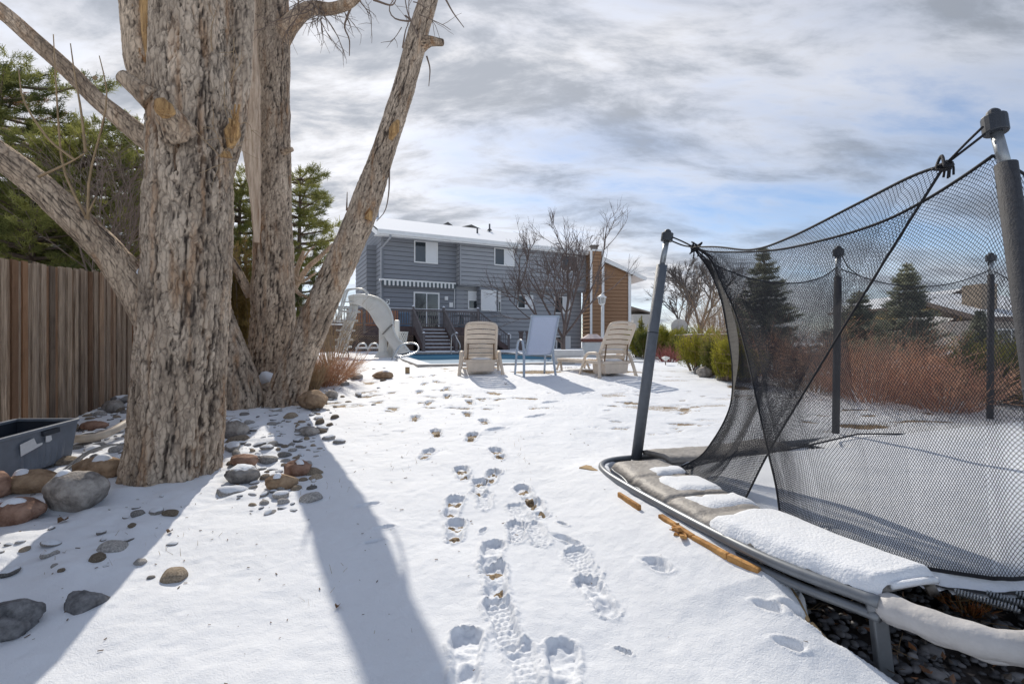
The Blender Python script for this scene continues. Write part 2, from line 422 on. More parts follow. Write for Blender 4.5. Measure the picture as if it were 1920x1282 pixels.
def make_ground():
    xf = list(np.arange(-.85, -.45, .0085)) + list(np.arange(-.45, .62, .0056)) + list(np.arange(.62, 1.10, .0085)) + list(np.arange(1.10, 1.55, .011))
    xs = [-v for v in grow(1.6, 900, .012, 1.035)][::-1] + list(np.arange(-1.588, -.856, .012)) + xf + grow(xf[-1] + .011, 900, .011, 1.04)
    yf = list(np.arange(1.2, 2.6, .0058)) + list(np.arange(2.6, 3.4, .0085))
    ym = grow(yf[-1] + .0085, 9.2, .0085, 1.005); ys = [-v for v in grow(-1.19, 40, .012, 1.10)][::-1] + yf + ym + grow(ym[-1] + .04, 900, .036, 1.03)
    xs = np.array(sorted(set(xs))); ys = np.array(sorted(set(ys)))
    X, Y = np.meshgrid(xs, ys); x = X.ravel(); y = Y.ravel()
    near = (np.abs(x) < 30) & (y < 40)
    z = base_z(x, y).copy(); z[near] += rel(x[near], y[near])
    bare = np.zeros_like(z); grav = np.zeros_like(z)
    dz = np.zeros_like(z); prints_height(x, y, dz, bare); z += dz
    # thin places where grass tips come through
    p = np.stack([x, y, np.zeros_like(x)], -1)
    b2 = np.zeros_like(z)
    m = near & (y > 3.2) & (y < 11)
    b2[m] = sstep(.26, .42, fbm(p[m] * np.array((3.6, 6.5, 1)), 4, 33, .62)) * sstep(3.2, 6.0, y[m]) * (.35 + .65 * sstep(.0, .3, fbm(p[m] * .8, 2, 40)))
    m2 = near & (x > 1.2) & (y > 5.5) & (y < 20)
    b2[m2] = np.maximum(b2[m2], .55 * sstep(.22, .42, fbm(p[m2] * np.array((1.6, 4.5, 1)), 4, 50, .6)))
    for (bx, by, rx, ry) in BARE:
        q = np.hypot((x - bx) / rx, (y - by) / ry)
        mm = q < 1.8
        b2[mm] = np.maximum(b2[mm], 1 - sstep(.75, 1.1, q[mm] + .45 * fbm(p[mm] * 5, 3, 60)))
    inside = inpoly(x, y, PIT); d = np.full(len(x), 9.0); nn = near & (y < 9) & (x > -.5)
    d[nn] = polydist(x[nn], y[nn], PIT); d[inside] *= -1
    d[nn] += fbm(p[nn] * 9, 3, 70) * .016
    k = 1 - sstep(-.045, .012, d)
    z = z + np.exp(-((d - .05) / .05) ** 2) * .012 * nn
    pitz = .045 + fbm(p * 12, 3, 80) * .012
    z = z * (1 - k) + pitz * k; grav = k
    bare = np.maximum(bare, b2)
    z -= .018 * b2
    ip = inpoly(x, y, POOL); z[ip] -= .9
    nx, ny = len(xs), len(ys)
    i = np.arange(nx * ny).reshape(ny, nx)
    Fq = np.stack([i[:-1, :-1], i[:-1, 1:], i[1:, 1:], i[1:, :-1]], -1).reshape(-1, 4)
    # snow / earth material
    g = mat('snow', (.80, .83, .88), .65, .025, 3.0, 0, spec=.25)
    N, L, b = nodes(g)
    tcn = N.new('ShaderNodeTexCoord')
    n1 = N.new('ShaderNodeTexNoise'); n1.inputs['Scale'].default_value = 160; n1.inputs['Detail'].default_value = 4; n1.inputs['Roughness'].default_value = .7
    n2 = N.new('ShaderNodeTexNoise'); n2.inputs['Scale'].default_value = 18; n2.inputs['Detail'].default_value = 5
    for n in (n1, n2): L.new(tcn.outputs['Object'], n.inputs['Vector'])
    b1 = N.new('ShaderNodeBump'); b1.inputs['Strength'].default_value = .6; b1.inputs['Distance'].default_value = .008
    b2n = N.new('ShaderNodeBump'); b2n.inputs['Strength'].default_value = .35; b2n.inputs['Distance'].default_value = .02
    L.new(n2.outputs['Fac'], b2n.inputs['Height']); L.new(n1.outputs['Fac'], b1.inputs['Height']); L.new(b2n.outputs[0], b1.inputs['Normal']); L.new(b1.outputs[0], b.inputs['Normal'])
    old = base_link(g)
    gr = N.new('ShaderNodeTexNoise'); gr.inputs['Scale'].default_value = 70; gr.inputs['Detail'].default_value = 6; L.new(tcn.outputs['Object'], gr.inputs['Vector'])
    rp = N.new('ShaderNodeValToRGB'); rp.color_ramp.elements[0].color = (.095, .065, .04, 1); rp.color_ramp.elements[1].color = (.40, .285, .16, 1)
    rp.color_ramp.elements[0].position = .35; rp.color_ramp.elements[1].position = .68; L.new(gr.outputs['Fac'], rp.inputs['Fac'])
    ab = N.new('ShaderNodeAttribute'); ab.attribute_name = 'bare'
    sm = N.new('ShaderNodeMath'); sm.operation = 'MULTIPLY_ADD'; L.new(gr.outputs['Fac'], sm.inputs[0]); sm.inputs[1].default_value = .9; L.new(ab.outputs['Fac'], sm.inputs[2])
    mr = N.new('ShaderNodeMapRange'); mr.inputs['From Min'].default_value = .88; mr.inputs['From Max'].default_value = 1.1; L.new(sm.outputs[0], mr.inputs['Value'])
    c1 = mixc(N, L, mr.outputs[0], old, rp.outputs['Color'])
    rg = N.new('ShaderNodeValToRGB'); rg.color_ramp.elements[0].color = (.02, .02, .022, 1); rg.color_ramp.elements[1].color = (.13, .11, .10, 1)
    L.new(gr.outputs['Fac'], rg.inputs['Fac'])
    ag = N.new('ShaderNodeAttribute'); ag.attribute_name = 'gravel'
    mg = N.new('ShaderNodeMapRange'); mg.inputs['From Min'].default_value = .55; mg.inputs['From Max'].default_value = .8; L.new(ag.outputs['Fac'], mg.inputs['Value'])
    L.new(mixc(N, L, mg.outputs[0], c1, rg.outputs['Color']), b.inputs['Base Color'])
    o = npmesh('ground', np.stack([x, y, z], -1), Fq, g, None, True, {'bare': bare, 'gravel': grav})
    tag(o, kind='structure'); return o

SNOW = mat('snow_cover', (.80, .83, .88), .65, .03, 6.0, .35, 90, spec=.25)
make_ground()

def P2(q, z): return np.array((q[0], q[1], z))
def pool():
    # coping ring of snowy concrete, then the water
    mc = snow_on_top(mat('concrete', (.45, .42, .38), .85, .2, 9, .3, 60), .62, nscale=2.2)
    o = MB(); zt = .735
    out = [POOL0 - E2 * .32 - E1 * .32, POOL0 + E2 * (PW + .32) - E1 * .32, POOL0 + E2 * (PW + .32) + E1 * (PL + .32), POOL0 - E2 * .32 + E1 * (PL + .32)]
    for k in range(4):
        a, b_, c, d = out[k], out[(k + 1) % 4], POOL[(k + 1) % 4], POOL[k]
        o.hexa([P2(v, .35) for v in (a, b_, c, d)] + [P2(v, zt) for v in (a, b_, c, d)])
    tag(o.build('pool_coping', mc), kind='structure')
    wm = mat('pool_water', (.035, .09, .155), .5, .3, .35, .10, 2.2, spec=0.0); attr_mix(wm, 'ice', (.40, .49, .57), .2, .8)
    o = MB(); k = 40; V = []
    for j in range(k + 1):
        for i in range(k + 1): V.append(P2(POOL0 + E2 * PW * i / k + E1 * PL * j / k, .655))
    o.add(V, [(j * (k + 1) + i, j * (k + 1) + i + 1, (j + 1) * (k + 1) + i + 1, (j + 1) * (k + 1) + i) for j in range(k) for i in range(k)])
    V = np.array(V); q = ((V[:, :2] - POOL0) @ E1) / PL
    ice = 1 - sstep(.22, .48, q + .35 * fbm(V * np.array((.5, .5, 0)) + 3, 3, 90))
    tag(o.build('water', wm, None, True, 0, {'ice': ice}), kind='structure')
pool()
# ------------------------------------------------------------------ bark limbs
def bark_mat(name, c, crack=(.062, .048, .040), lightc=None):
    m = mat(name, c, .9, .28, 5.0, .55, 55, spec=.15, stretch=(1, 1, .35), col2=lightc)
    attr_mix(m, 'crack', crack, .22, .95)
    # hairline cracks between the small scales of the bark
    N, L, b = nodes(m); old = base_link(m); tc_ = N.new('ShaderNodeTexCoord')
    dn = N.new('ShaderNodeTexNoise'); dn.inputs['Scale'].default_value = 14; dn.inputs['Detail'].default_value = 3; L.new(tc_.outputs['Object'], dn.inputs['Vector'])
    ad = N.new('ShaderNodeVectorMath'); ad.operation = 'MULTIPLY_ADD'; L.new(dn.outputs['Color'], ad.inputs[0]); ad.inputs[1].default_value = (.05, .05, .09); L.new(tc_.outputs['Object'], ad.inputs[2])
    mp_ = N.new('ShaderNodeMapping'); mp_.inputs['Scale'].default_value = (1, 1, .24); L.new(ad.outputs[0], mp_.inputs['Vector'])
    vo = N.new('ShaderNodeTexVoronoi'); vo.feature = 'DISTANCE_TO_EDGE'; vo.inputs['Scale'].default_value = 30; L.new(mp_.outputs[0], vo.inputs['Vector'])
    mk = N.new('ShaderNodeMapRange'); mk.inputs['From Min'].default_value = .0; mk.inputs['From Max'].default_value = .15; mk.inputs['To Min'].default_value = .40; mk.inputs['To Max'].default_value = 0; L.new(vo.outputs['Distance'], mk.inputs['Value'])
    # rusty and pale stains in broad streaks
    st = N.new('ShaderNodeTexNoise'); st.inputs['Scale'].default_value = 7; st.inputs['Detail'].default_value = 6; mp2 = N.new('ShaderNodeMapping'); mp2.inputs['Scale'].default_value = (1.6, 1.6, .22); L.new(tc_.outputs['Object'], mp2.inputs['Vector']); L.new(mp2.outputs[0], st.inputs['Vector'])
    ms = N.new('ShaderNodeMapRange'); ms.inputs['From Min'].default_value = .54; ms.inputs['From Max'].default_value = .70; ms.inputs['To Max'].default_value = .75; L.new(st.outputs['Fac'], ms.inputs['Value'])
    c_ = mixc(N, L, ms.outputs[0], old, (.40, .235, .13)); c_ = mixc(N, L, mk.outputs[0], c_, crack); L.new(c_, b.inputs['Base Color'])
    bp = N.new('ShaderNodeBump'); bp.inputs['Strength'].default_value = .8; bp.inputs['Distance'].default_value = .012; bp.invert = True; L.new(mk.outputs[0], bp.inputs['Height'])
    L.new(b.inputs['Normal'].links[0].from_socket, bp.inputs['Normal']); L.new(bp.outputs[0], b.inputs['Normal'])
    attr_mix(m, 'wood', (.33, .18, .085), .35, 1.0)
    return m
BARK = bark_mat('bark', (.40, .305, .225), lightc=(.74, .60, .465))
BARK_YOUNG = bark_mat('young_bark', (.46, .34, .24), lightc=(.74, .58, .43))
WOOD = mat('bare_wood', (.30, .15, .06), .8, .45, 12, .8, 40, stretch=(3, 3, .35), col2=(.74, .46, .20))
PALEWOOD = mat('pale_wood', (.44, .29, .19), .8, .2, 7, .8, 22, stretch=(5, 5, .35), col2=(.78, .62, .47))
TWIG = mat('twig_bark', (.20, .15, .12), .9, .25, 10)
TWIG2 = mat('tan_twig_bark', (.34, .24, .14), .9, .25, 10)

def limb(path, radii, res=.02, depth=.018, cell=.075, flare=0.0, seed=0, roots=7, wood=None, n_around=None, lump=.05, flareh=.45, cracky=1.0, squeeze=1.0):
    """a tapered limb with furrowed bark. returns V, faces, attrs"""
    path = np.asarray(path, float)
    ln = np.sum(np.linalg.norm(np.diff(path, axis=0), axis=1))
    n = max(8, int(ln / (res * 1.25))); C = spline(path, n); radii = np.asarray(radii, float) * squeeze
    tt = np.linspace(0, 1, len(radii)); R = np.interp(np.linspace(0, 1, n), tt, radii)
    na = n_around or max(10, int(2 * PI * max(radii) / res))
    T = np.gradient(C, axis=0); T /= np.linalg.norm(T, axis=1)[:, None]
    u = np.cross(T[0], (0, 0, 1.0)) if abs(T[0][2]) < .9 else np.cross(T[0], (0, 1.0, 0)); u /= np.linalg.norm(u)
    U = np.zeros_like(C); W = np.zeros_like(C)
    for i in range(n):
        u = u - T[i] * (u @ T[i]); u /= np.linalg.norm(u); U[i] = u; W[i] = np.cross(T[i], u)
    ang = np.arange(na) * 2 * PI / na
    dirs = np.cos(ang)[None, :, None] * U[:, None] + np.sin(ang)[None, :, None] * W[:, None]
    along = np.linspace(0, ln, n)
    rad = np.repeat(R[:, None], na, 1)
    base = C[:, None] + dirs * rad[..., None]
    # low lumps
    q = base + seed * 13.7
    rad = rad * (1 + lump * fbm(q * 2.2, 2, seed) + lump * .6 * fbm(q * 6, 2, seed + 4))
    if flare:
        h = np.exp(-along / flareh)[:, None]
        rid = .55 + .45 * np.cos(ang * roots + seed + 1.2 * np.sin(ang * 2 + seed))[None, :]
        rad = rad * (1 + flare * h ** 1.5 * rid)
    # furrows: stretched cells along the limb
    loc = np.stack([np.cos(ang)[None, :] * R[:, None] / cell, np.sin(ang)[None, :] * R[:, None] / cell, np.repeat((along / (cell * 4.2))[:, None], na, 1)], -1) + seed * 5.3
    warp = np.stack([fbm(loc * .8, 3, seed + 11), fbm(loc * .8 + 40, 3, seed + 12), fbm(loc * .8 + 80, 3, seed + 13)], -1)
    d1, d2 = vor(loc + warp * .75, seed)
    e = d2 - d1
    e2 = np.abs(fbm(loc * np.array((1.0, 1.0, .17)) + warp * .55 + 3, 3, seed + 40))
    plate = np.minimum(.50 + .50 * sstep(.0, .12, e), .08 + .92 * sstep(.0, .10, e2))
    loc2 = loc * np.array((1.9, 1.9, 2.6)) + warp * .9 + 17
    f1, f2 = vor(loc2, seed + 7); plate2 = sstep(.0, .14, f2 - f1)
    fine = fbm(loc * np.array((7, 7, 9)), 3, seed + 20)
    hgt = plate * .75 + plate2 * .25 * plate + fine * .22
    k = np.clip(R / max(R.max(), .12), .4, 1)[:, None]
    rad = rad + depth * k * (hgt - .6) * cracky
    V = C[:, None] + dirs * rad[..., None]
    crack = np.clip((1 - plate) * 1.0 + (1 - plate2) * .40 + .25 * np.clip(-fine, 0, 1), 0, 1) * cracky
    wv = np.zeros_like(crack)
    if wood:
        for (c, r) in wood:
            dd = np.linalg.norm(V - np.array(c), axis=-1) / r
            wv = np.maximum(wv, 1 - sstep(.7, 1.0, dd + .9 * fbm(loc * np.array((5, 5, 2.2)), 3, seed + 30)))
    i = np.arange(n * na).reshape(n, na); j = np.roll(i, -1, 1)
    Fq = np.stack([i[:-1], j[:-1], j[1:], i[1:]], -1).reshape(-1, 4)
    Fs = [tuple(f) for f in Fq.tolist()] + [tuple(i[-1].tolist()), tuple(i[0][::-1].tolist())]
    return V.reshape(-1, 3), Fs, {'crack': crack.ravel(), 'wood': wv.ravel()}

def put_limb(name, parent, material, *a, **k):
    V, Fs, at = limb(*a, **k)
    return npmesh(name, V, Fs, material, parent, True, at)

def pxpath(pts): return [D(*p) for p in pts]

def twigs(mb, start, dirn, ln, r, depth, rnd, droop=0.0, spread=.6, kids=(2, 4), nseg=5, sides=4, zigzag=.18):
    """a recursive bare twig added to mb"""
    p = np.array(start, float); d = np.array(dirn, float); d /= np.linalg.norm(d)
    pts = [p.copy()]; step = ln / nseg; ds = []
    for i in range(nseg):
        d = d + rnd.normal(0, zigzag, 3) * .6 + np.array((0, 0, -droop * (i + 1) / nseg)); d /= np.linalg.norm(d)
        p = p + d * step; pts.append(p.copy()); ds.append(d.copy())
    mb.tube(pts, np.linspace(r, r * .45, nseg + 1), sides, caps=False)
    if depth > 0:
        for k in range(int(rnd.integers(kids[0], kids[1] + 1))):
            t = rnd.uniform(.25, 1.0); i = min(int(t * nseg), nseg - 1)
            b = pts[i] + (pts[i + 1] - pts[i]) * (t * nseg - i)
            nd = ds[i] + rnd.normal(0, spread, 3)
            twigs(mb, b, nd, ln * rnd.uniform(.45, .75), r * .6, depth - 1, rnd, droop, spread, kids, max(3, nseg - 1), sides, zigzag)

def cottonwoods():
    rnd = np.random.default_rng(3)
    # ---- the big trunk in the foreground
    g0 = G(325, 905); Y = g0[1] + .22
    t = empty('cottonwood_tree', 'massive grey furrowed tree trunk nearest the camera with a broad flared base', 'tree', (D(325, 900, Y)[0], Y, 0), 'bare cottonwood trees')
    pc = [(328, 965, Y), (328, 900, Y), (333, 820, Y), (338, 720, Y), (345, 620, Y), (350, 520, Y), (354, 420, Y), (357, 320, Y), (357, 230, Y), (358, 120, Y), (360, 0, Y), (360, -160, Y), (362, -420, Y + .1)]
    k = Y / 900
    rr = [92, 92, 90, 88, 88, 88, 85, 82, 80, 74, 70, 66, 58]
    put_limb('trunk', t, BARK, pxpath(pc), [v * k for v in rr], res=.0105, depth=.030, cell=.062, flare=.50, seed=2, roots=7, flareh=.34,
             wood=[(D(436, 235, Y - .1), .09), (D(425, 288, Y - .1), .06)], squeeze=.79)
    # limbs
    put_limb('branch', t, BARK_YOUNG, pxpath([(318, 615, Y - .02), (262, 545, Y - .05), (205, 475, Y - .12), (150, 420, Y - .2), (75, 350, Y - .3), (0, 292, Y - .4), (-120, 215, Y - .5)]),
             [.20, .135, .102, .094, .088, .08, .07], res=.012, depth=.012, cell=.038, seed=5, cracky=.9)
    put_limb('branch', t, BARK_YOUNG, pxpath([(330, 300, Y), (275, 262, Y + .02), (225, 222, Y), (180, 185, Y - .05), (125, 130, Y - .1), (60, 72, Y - .2), (0, 20, Y - .3), (-90, -40, Y - .4)]),
             [.11, .075, .066, .058, .056, .052, .048, .04], res=.012, depth=.008, cell=.032, seed=6, cracky=.85)
    put_limb('branch', t, BARK_YOUNG, pxpath([(318, 200, Y), (275, 140, Y + .02), (262, 70, Y + .03), (256, 0, Y + .03), (248, -120, Y + .05)]),
             [.12, .11, .105, .105, .09], res=.012, depth=.012, cell=.04, seed=7, cracky=.85, wood=[(D(280, 95, Y - .1), .09), (D(281, 45, Y - .1), .10), (D(276, 0, Y - .08), .10)])
    put_limb('branch', t, BARK, pxpath([(408, 330, Y + .12), (430, 240, Y + .15), (440, 140, Y + .16), (446, 40, Y + .18), (450, -120, Y + .2)]),
             [.10, .105, .105, .105, .09], res=.012, depth=.012, cell=.045, seed=8, cracky=.95)
    # broken stubs and a sawn knot
    put_limb('broken_stub', t, BARK_YOUNG, pxpath([(290, 190, Y - .18), (258, 166, Y - .2), (228, 143, Y - .22)]), [.09, .062, .045], res=.012, depth=.006, cell=.05, seed=9, wood=[(D(226, 140, Y - .22), .035)])
    put_limb('broken_stub', t, BARK_YOUNG, pxpath([(335, 250, Y - .25), (318, 222, Y - .34), (302, 197, Y - .42)]), [.12, .085, .05], res=.012, depth=.008, cell=.05, seed=10, wood=[(D(300, 192, Y - .44), .075)])
    m = MB()
    for i in range(16):
        a = rnd.uniform(0, 6.28); c = D(437 + rnd.uniform(-6, 6), 250 + rnd.uniform(-25, 25), Y - .06)
        m.bar(c, c + np.array((rnd.uniform(-.02, .05), rnd.uniform(-.03, 0), rnd.uniform(.05, .14))), rnd.uniform(.006, .018), .006)
    m.build('splinters', WOOD, t)
    # raw orange wood: the sawn knot, the torn hollow of the upright limb, the scar on the right
    for pts, rr_, sd_ in (([(316, 214, Y - .40), (306, 200, Y - .445), (299, 187, Y - .46)], [.045, .055, .03], 31), ([(281, 122, Y - .075), (279, 80, Y - .085), (277, 30, Y - .085), (274, -60, Y - .07)], [.015, .045, .052, .04], 32), ([(431, 278, Y - .02), (436, 250, Y - .03), (441, 226, Y - .0)], [.02, .05, .02], 33), ([(425, 296, Y - .12), (424, 284, Y - .13)], [.035, .02], 34)):
        V, Fs, at = limb(pxpath(pts), rr_, res=.010, depth=.014, cell=.05, seed=sd_, lump=.35)
        npmesh('bare_wood', V, Fs, WOOD, t, True)
    c_ = D(266, 508, Y - .12)
    snow_bits = limb([c_ + (-.03, 0, -.02), c_ + (0, 0, .0), c_ + (.05, 0, .0)], [.015, .03, .015], res=.01, depth=0, cell=.2, seed=35, lump=.4); npmesh('lodged_snow', snow_bits[0], snow_bits[1], SNOW, t, True)
    # twigs: water sprouts rising from the low limb
    m = MB()
    for pts in ([(160, 405, Y - .3), (120, 320, Y - .35), (108, 210, Y - .35), (100, 65, Y - .3)], [(72, 332, Y - .4), (130, 305, Y - .4), (160, 287, Y - .42)],
                [(140, 300, Y - .4), (90, 260, Y - .4), (45, 190, Y - .42), (35, 130, Y - .42)], [(160, 285, Y - .42), (152, 210, Y - .4), (140, 140, Y - .4), (132, 82, Y - .4)],
                [(165, 412, Y - .3), (168, 330, Y - .3), (200, 190, Y - .3), (186, 105, Y - .3)], [(160, 410, Y - .3), (180, 370, Y - .3)]):
        m = MB(); m.tube(spline(pxpath(pts), 10), np.linspace(.009, .003, 10), 5); m.build('twig', TWIG2, t, True)
    for k in range(9):
        m = MB(); s = D(rnd.uniform(395, 470), rnd.uniform(60, 330), Y - .3)
        twigs(m, s, (rnd.uniform(-.2, .6), -.4, rnd.uniform(-.8, .6)), rnd.uniform(.15, .4), .0035, 1, rnd, .1); m.build('twig', TWIG2, t, True)
    leaf = MB(); c = D(178, 146, Y - .3)
    leaf.add([c + np.array(v) * .02 for v in ((-1, 0, .2), (-.3, .2, .9), (.6, .1, .6), (1, 0, -.2), (.2, -.2, -1), (-.7, 0, -.7))], [(0, 1, 2, 3, 4, 5)])
    leaf.build('dead_leaf', TWIG2, t)

    # ---- straight tree behind
    Y2 = 6.5; k = Y2 / 900
    t2 = empty('cottonwood_tree', 'upright straight tree trunk standing behind the clump with a crooked limb to the right', 'tree', (D(510, 700, Y2)[0], Y2, 0), 'bare cottonwood trees')
    put_limb('trunk', t2, BARK, pxpath([(506, 760, Y2), (507, 690, Y2), (512, 600, Y2), (513, 500, Y2), (512, 400, Y2), (511, 300, Y2), (510, 200, Y2), (511, 100, Y2), (512, 0, Y2), (514, -130, Y2), (515, -330, Y2)]),
             [v * k for v in (42, 41, 40, 37, 35, 33, 32, 29, 28, 26, 20)], res=.017, depth=.026, cell=.06, flare=.2, seed=12, lump=.06, squeeze=.9)
    put_limb('branch', t2, BARK_YOUNG, pxpath([(520, 75, Y2), (548, 42, Y2 - .1), (570, 22, Y2 - .2), (590, 15, Y2 - .3), (618, 17, Y2 - .4), (640, 12, Y2 - .5), (664, 0, Y2 - .6), (700, -40, Y2 - .7)]),
             [.16, .115, .095, .08, .07, .066, .05, .04], res=.018, depth=.01, cell=.06, seed=13, cracky=.7)
    put_limb('broken_stub', t2, BARK_YOUNG, pxpath([(530, 285, Y2 - .1), (548, 280, Y2 - .15)]), [.05, .03], res=.02, depth=.004, cell=.05, seed=14)
    for kx in range(17):
        m = MB(); s = D(rnd.uniform(575, 690), rnd.uniform(-15, 16), Y2 - .45)
        twigs(m, s, (rnd.uniform(-.6, .8), rnd.uniform(-.5, .2), rnd.uniform(-1.1, .25)), rnd.uniform(.35, .75), .0085, 2, rnd, .10, .55); m.build('twig', TWIG, t2, True)
    for pts in ([(660, 10, 6), (652, 30, 6), (646, 52, 6), (655, 75, 6), (655, 105, 6)], [(700, 0, 6), (735, 10, 6), (745, -10, 6)], [(541, 250, 6.3), (545, 215, 6.3)], [(560, 20, 6), (559, -10, 6)]):
        m = MB(); m.tube(spline(pxpath(pts), 12), np.linspace(.016, .005, 12), 5); m.build('twig', TWIG, t2, True)

    # ---- trunk with the pale split side, half hidden
    Y3 = 5.75; k = Y3 / 900
    t3 = empty('cottonwood_tree', 'tree trunk half hidden behind the nearest trunk, its pale split wood showing', 'tree', (D(455, 760, Y3)[0], Y3, 0), 'bare cottonwood trees')
    put_limb('trunk', t3, BARK, pxpath([(462, 810, Y3), (458, 755, Y3), (440, 690, Y3), (410, 610, Y3), (388, 530, Y3), (380, 430, Y3 + .1), (390, 320, Y3 + .2), (402, 200, Y3 + .3), (415, 90, Y3 + .3), (425, 0, Y3 + .3), (435, -200, Y3 + .3)]),
             [v * k for v in (36, 36, 33, 30, 30, 30, 28, 26, 24, 22, 18)], res=.018, depth=.026, cell=.06, flare=.35, seed=15, squeeze=.9)
    V, Fs, at = limb(pxpath([(481, 455, 6.0), (480, 400, 6.0), (473, 300, 6.0), (467, 230, 6.0), (470, 160, 6.0), (469, 90, 6.0), (471, 20, 6.0), (473, -80, 6.0)]), [.03, .055, .10, .115, .10, .075, .05, .03], res=.02, depth=.016, cell=.07, seed=16, lump=.2)
    npmesh('split_wood', V, Fs, PALEWOOD, t3, True)
    put_limb('branch', t3, BARK, pxpath([(404, 455, Y3 + .3), (440, 500, Y3 + .5), (470, 555, Y3 + .7)]), [.05, .055, .06], res=.02, depth=.008, cell=.06, seed=17)

    # ---- leaning tree
    Y4 = 5.9; k = Y4 / 900
    t4 = empty('cottonwood_tree', 'slender tree trunk leaning far to the right across the house', 'tree', (D(545, 745, Y4)[0], Y4, 0), 'bare cottonwood trees')
    ly = lambda f: Y4 - .55 * f
    put_limb('trunk', t4, BARK, pxpath([(528, 790, ly(0)), (540, 735, ly(0)), (562, 670, ly(.05)), (596, 590, ly(.15)), (636, 500, ly(.3)), (672, 415, ly(.4)), (703, 330, ly(.5)), (733, 240, ly(.6)), (762, 150, ly(.7)), (785, 60, ly(.8)), (803, 0, ly(.9)), (838, -130, ly(1)), (880, -300, ly(1.1))]),
             [v * k for v in (42, 40, 36, 33, 32, 30, 25, 23, 22, 19.5, 18, 16, 13)], res=.016, depth=.022, cell=.055, flare=.25, seed=18, lump=.07, squeeze=.78,
             wood=[(D(741, 240, ly(.6) - .15), .07), (D(694, 400, ly(.42) - .12), .07), (D(580, 690, ly(.1) - .2), .11)])
    put_limb('broken_stub', t4, BARK_YOUNG, pxpath([(785, 85, ly(.75)), (805, 78, ly(.75) - .05), (830, 80, ly(.75) - .1)]), [.10, .055, .035], res=.015, depth=.008, cell=.05, seed=19)
    for pts in ([(800, 106, 5.4), (806, 130, 5.4), (804, 162, 5.4)], [(730, 315, 5.6), (729, 360, 5.6), (722, 395, 5.6), (706, 415, 5.6)], [(836, 0, 5.3), (850, 25, 5.3), (870, 52, 5.3)],
                [(650, 395, 5.7), (651, 360, 5.7)], [(785, 70, 5.2), (765, 25, 5.2), (757, -20, 5.2)], [(760, 30, 5.2), (770, 40, 5.2), (740, 35, 5.2), (730, 15, 5.2), (745, -10, 5.2)], [(755, 90, 5.3), (760, 60, 5.3), (765, 45, 5.3)]):
        m = MB(); m.tube(spline(pxpath(pts), 12), np.linspace(.011, .004, 12), 5); m.build('twig', TWIG, t4, True)
    for kx in range(5):
        s = D(rnd.uniform(750, 800), rnd.uniform(-10, 60), 5.2); m = MB()
        twigs(m, s, (rnd.uniform(-.9, .9), -.2, rnd.uniform(-.6, .5)), rnd.uniform(.2, .4), .006, 1, rnd, .05); m.build('twig', TWIG, t4, True)
    for pts, rr_, sd_ in (([(732, 262, ly(.58) - .17), (740, 240, ly(.6) - .17), (747, 226, ly(.61) - .15)], [.02, .05, .015], 36), ([(690, 412, ly(.41) - .16), (696, 396, ly(.42) - .15)], [.05, .02], 37)):
        V, Fs, at = limb(pxpath(pts), rr_, res=.014, depth=.014, cell=.05, seed=sd_, lump=.35); npmesh('bare_wood', V, Fs, WOOD, t4, True)
    # root mound between the stems, with snow lodged in it
    V, Fs, at = limb(pxpath([(470, 775, 5.9), (505, 745, 5.95), (545, 760, 5.9), (575, 770, 5.8)]), [.16, .20, .20, .08], res=.025, depth=.03, cell=.08, seed=21, lump=.25)
    npmesh('root', V, Fs, BARK, t4, True, at)
    V, Fs, at = limb(pxpath([(488, 722, 6.05), (500, 712, 6.1), (520, 708, 6.15)]), [.05, .12, .04], res=.03, depth=.0, cell=.2, seed=22, lump=.3)
    npmesh('lodged_snow', V, Fs, SNOW, t4, True)

    # torn dead limb lying against the trunks, above the slide
    d = empty('dead_limb', 'torn grey dead limb with curled broken ends between the trunks', 'branch', D(565, 530, 7.4))
    m = MB()
    for pts, r in (([(545, 552, 7.4), (575, 505, 7.3), (600, 482, 7.2), (625, 458, 7.1)], .05), ([(552, 520, 7.4), (562, 490, 7.4), (570, 470, 7.4)], .05), ([(548, 515, 7.3), (565, 528, 7.3), (592, 512, 7.2)], .03),
                   ([(550, 535, 7.3), (560, 550, 7.3), (575, 556, 7.2)], .035), ([(560, 500, 7.3), (580, 470, 7.3), (590, 462, 7.3)], .02)):
        m.tube(spline(pxpath(pts), 10), np.linspace(r, r * .5, 10), 7)
    m.build('torn_wood', BARK_YOUNG, d, True)
cottonwoods()

# ------------------------------------------------------------------ needle trees
def needle_quads(P, Dn, ln, wd, rnd):
    """thin blades at points P pointing along Dn"""
    n = len(P)
    Dn = Dn / (np.linalg.norm(Dn, axis=1)[:, None] + 1e-9)
    s = np.cross(Dn, rnd.normal(0, 1, (n, 3))); s /= np.linalg.norm(s, axis=1)[:, None] + 1e-9
    wd = np.broadcast_to(wd, (n,))[:, None]; ln = np.broadcast_to(ln, (n,))[:, None]
    V = np.stack([P - s * wd * .5, P + s * wd * .5, P + Dn * ln + s * wd * .25, P + Dn * ln - s * wd * .25], 1).reshape(-1, 3)
    return V, np.arange(n * 4).reshape(n, 4)

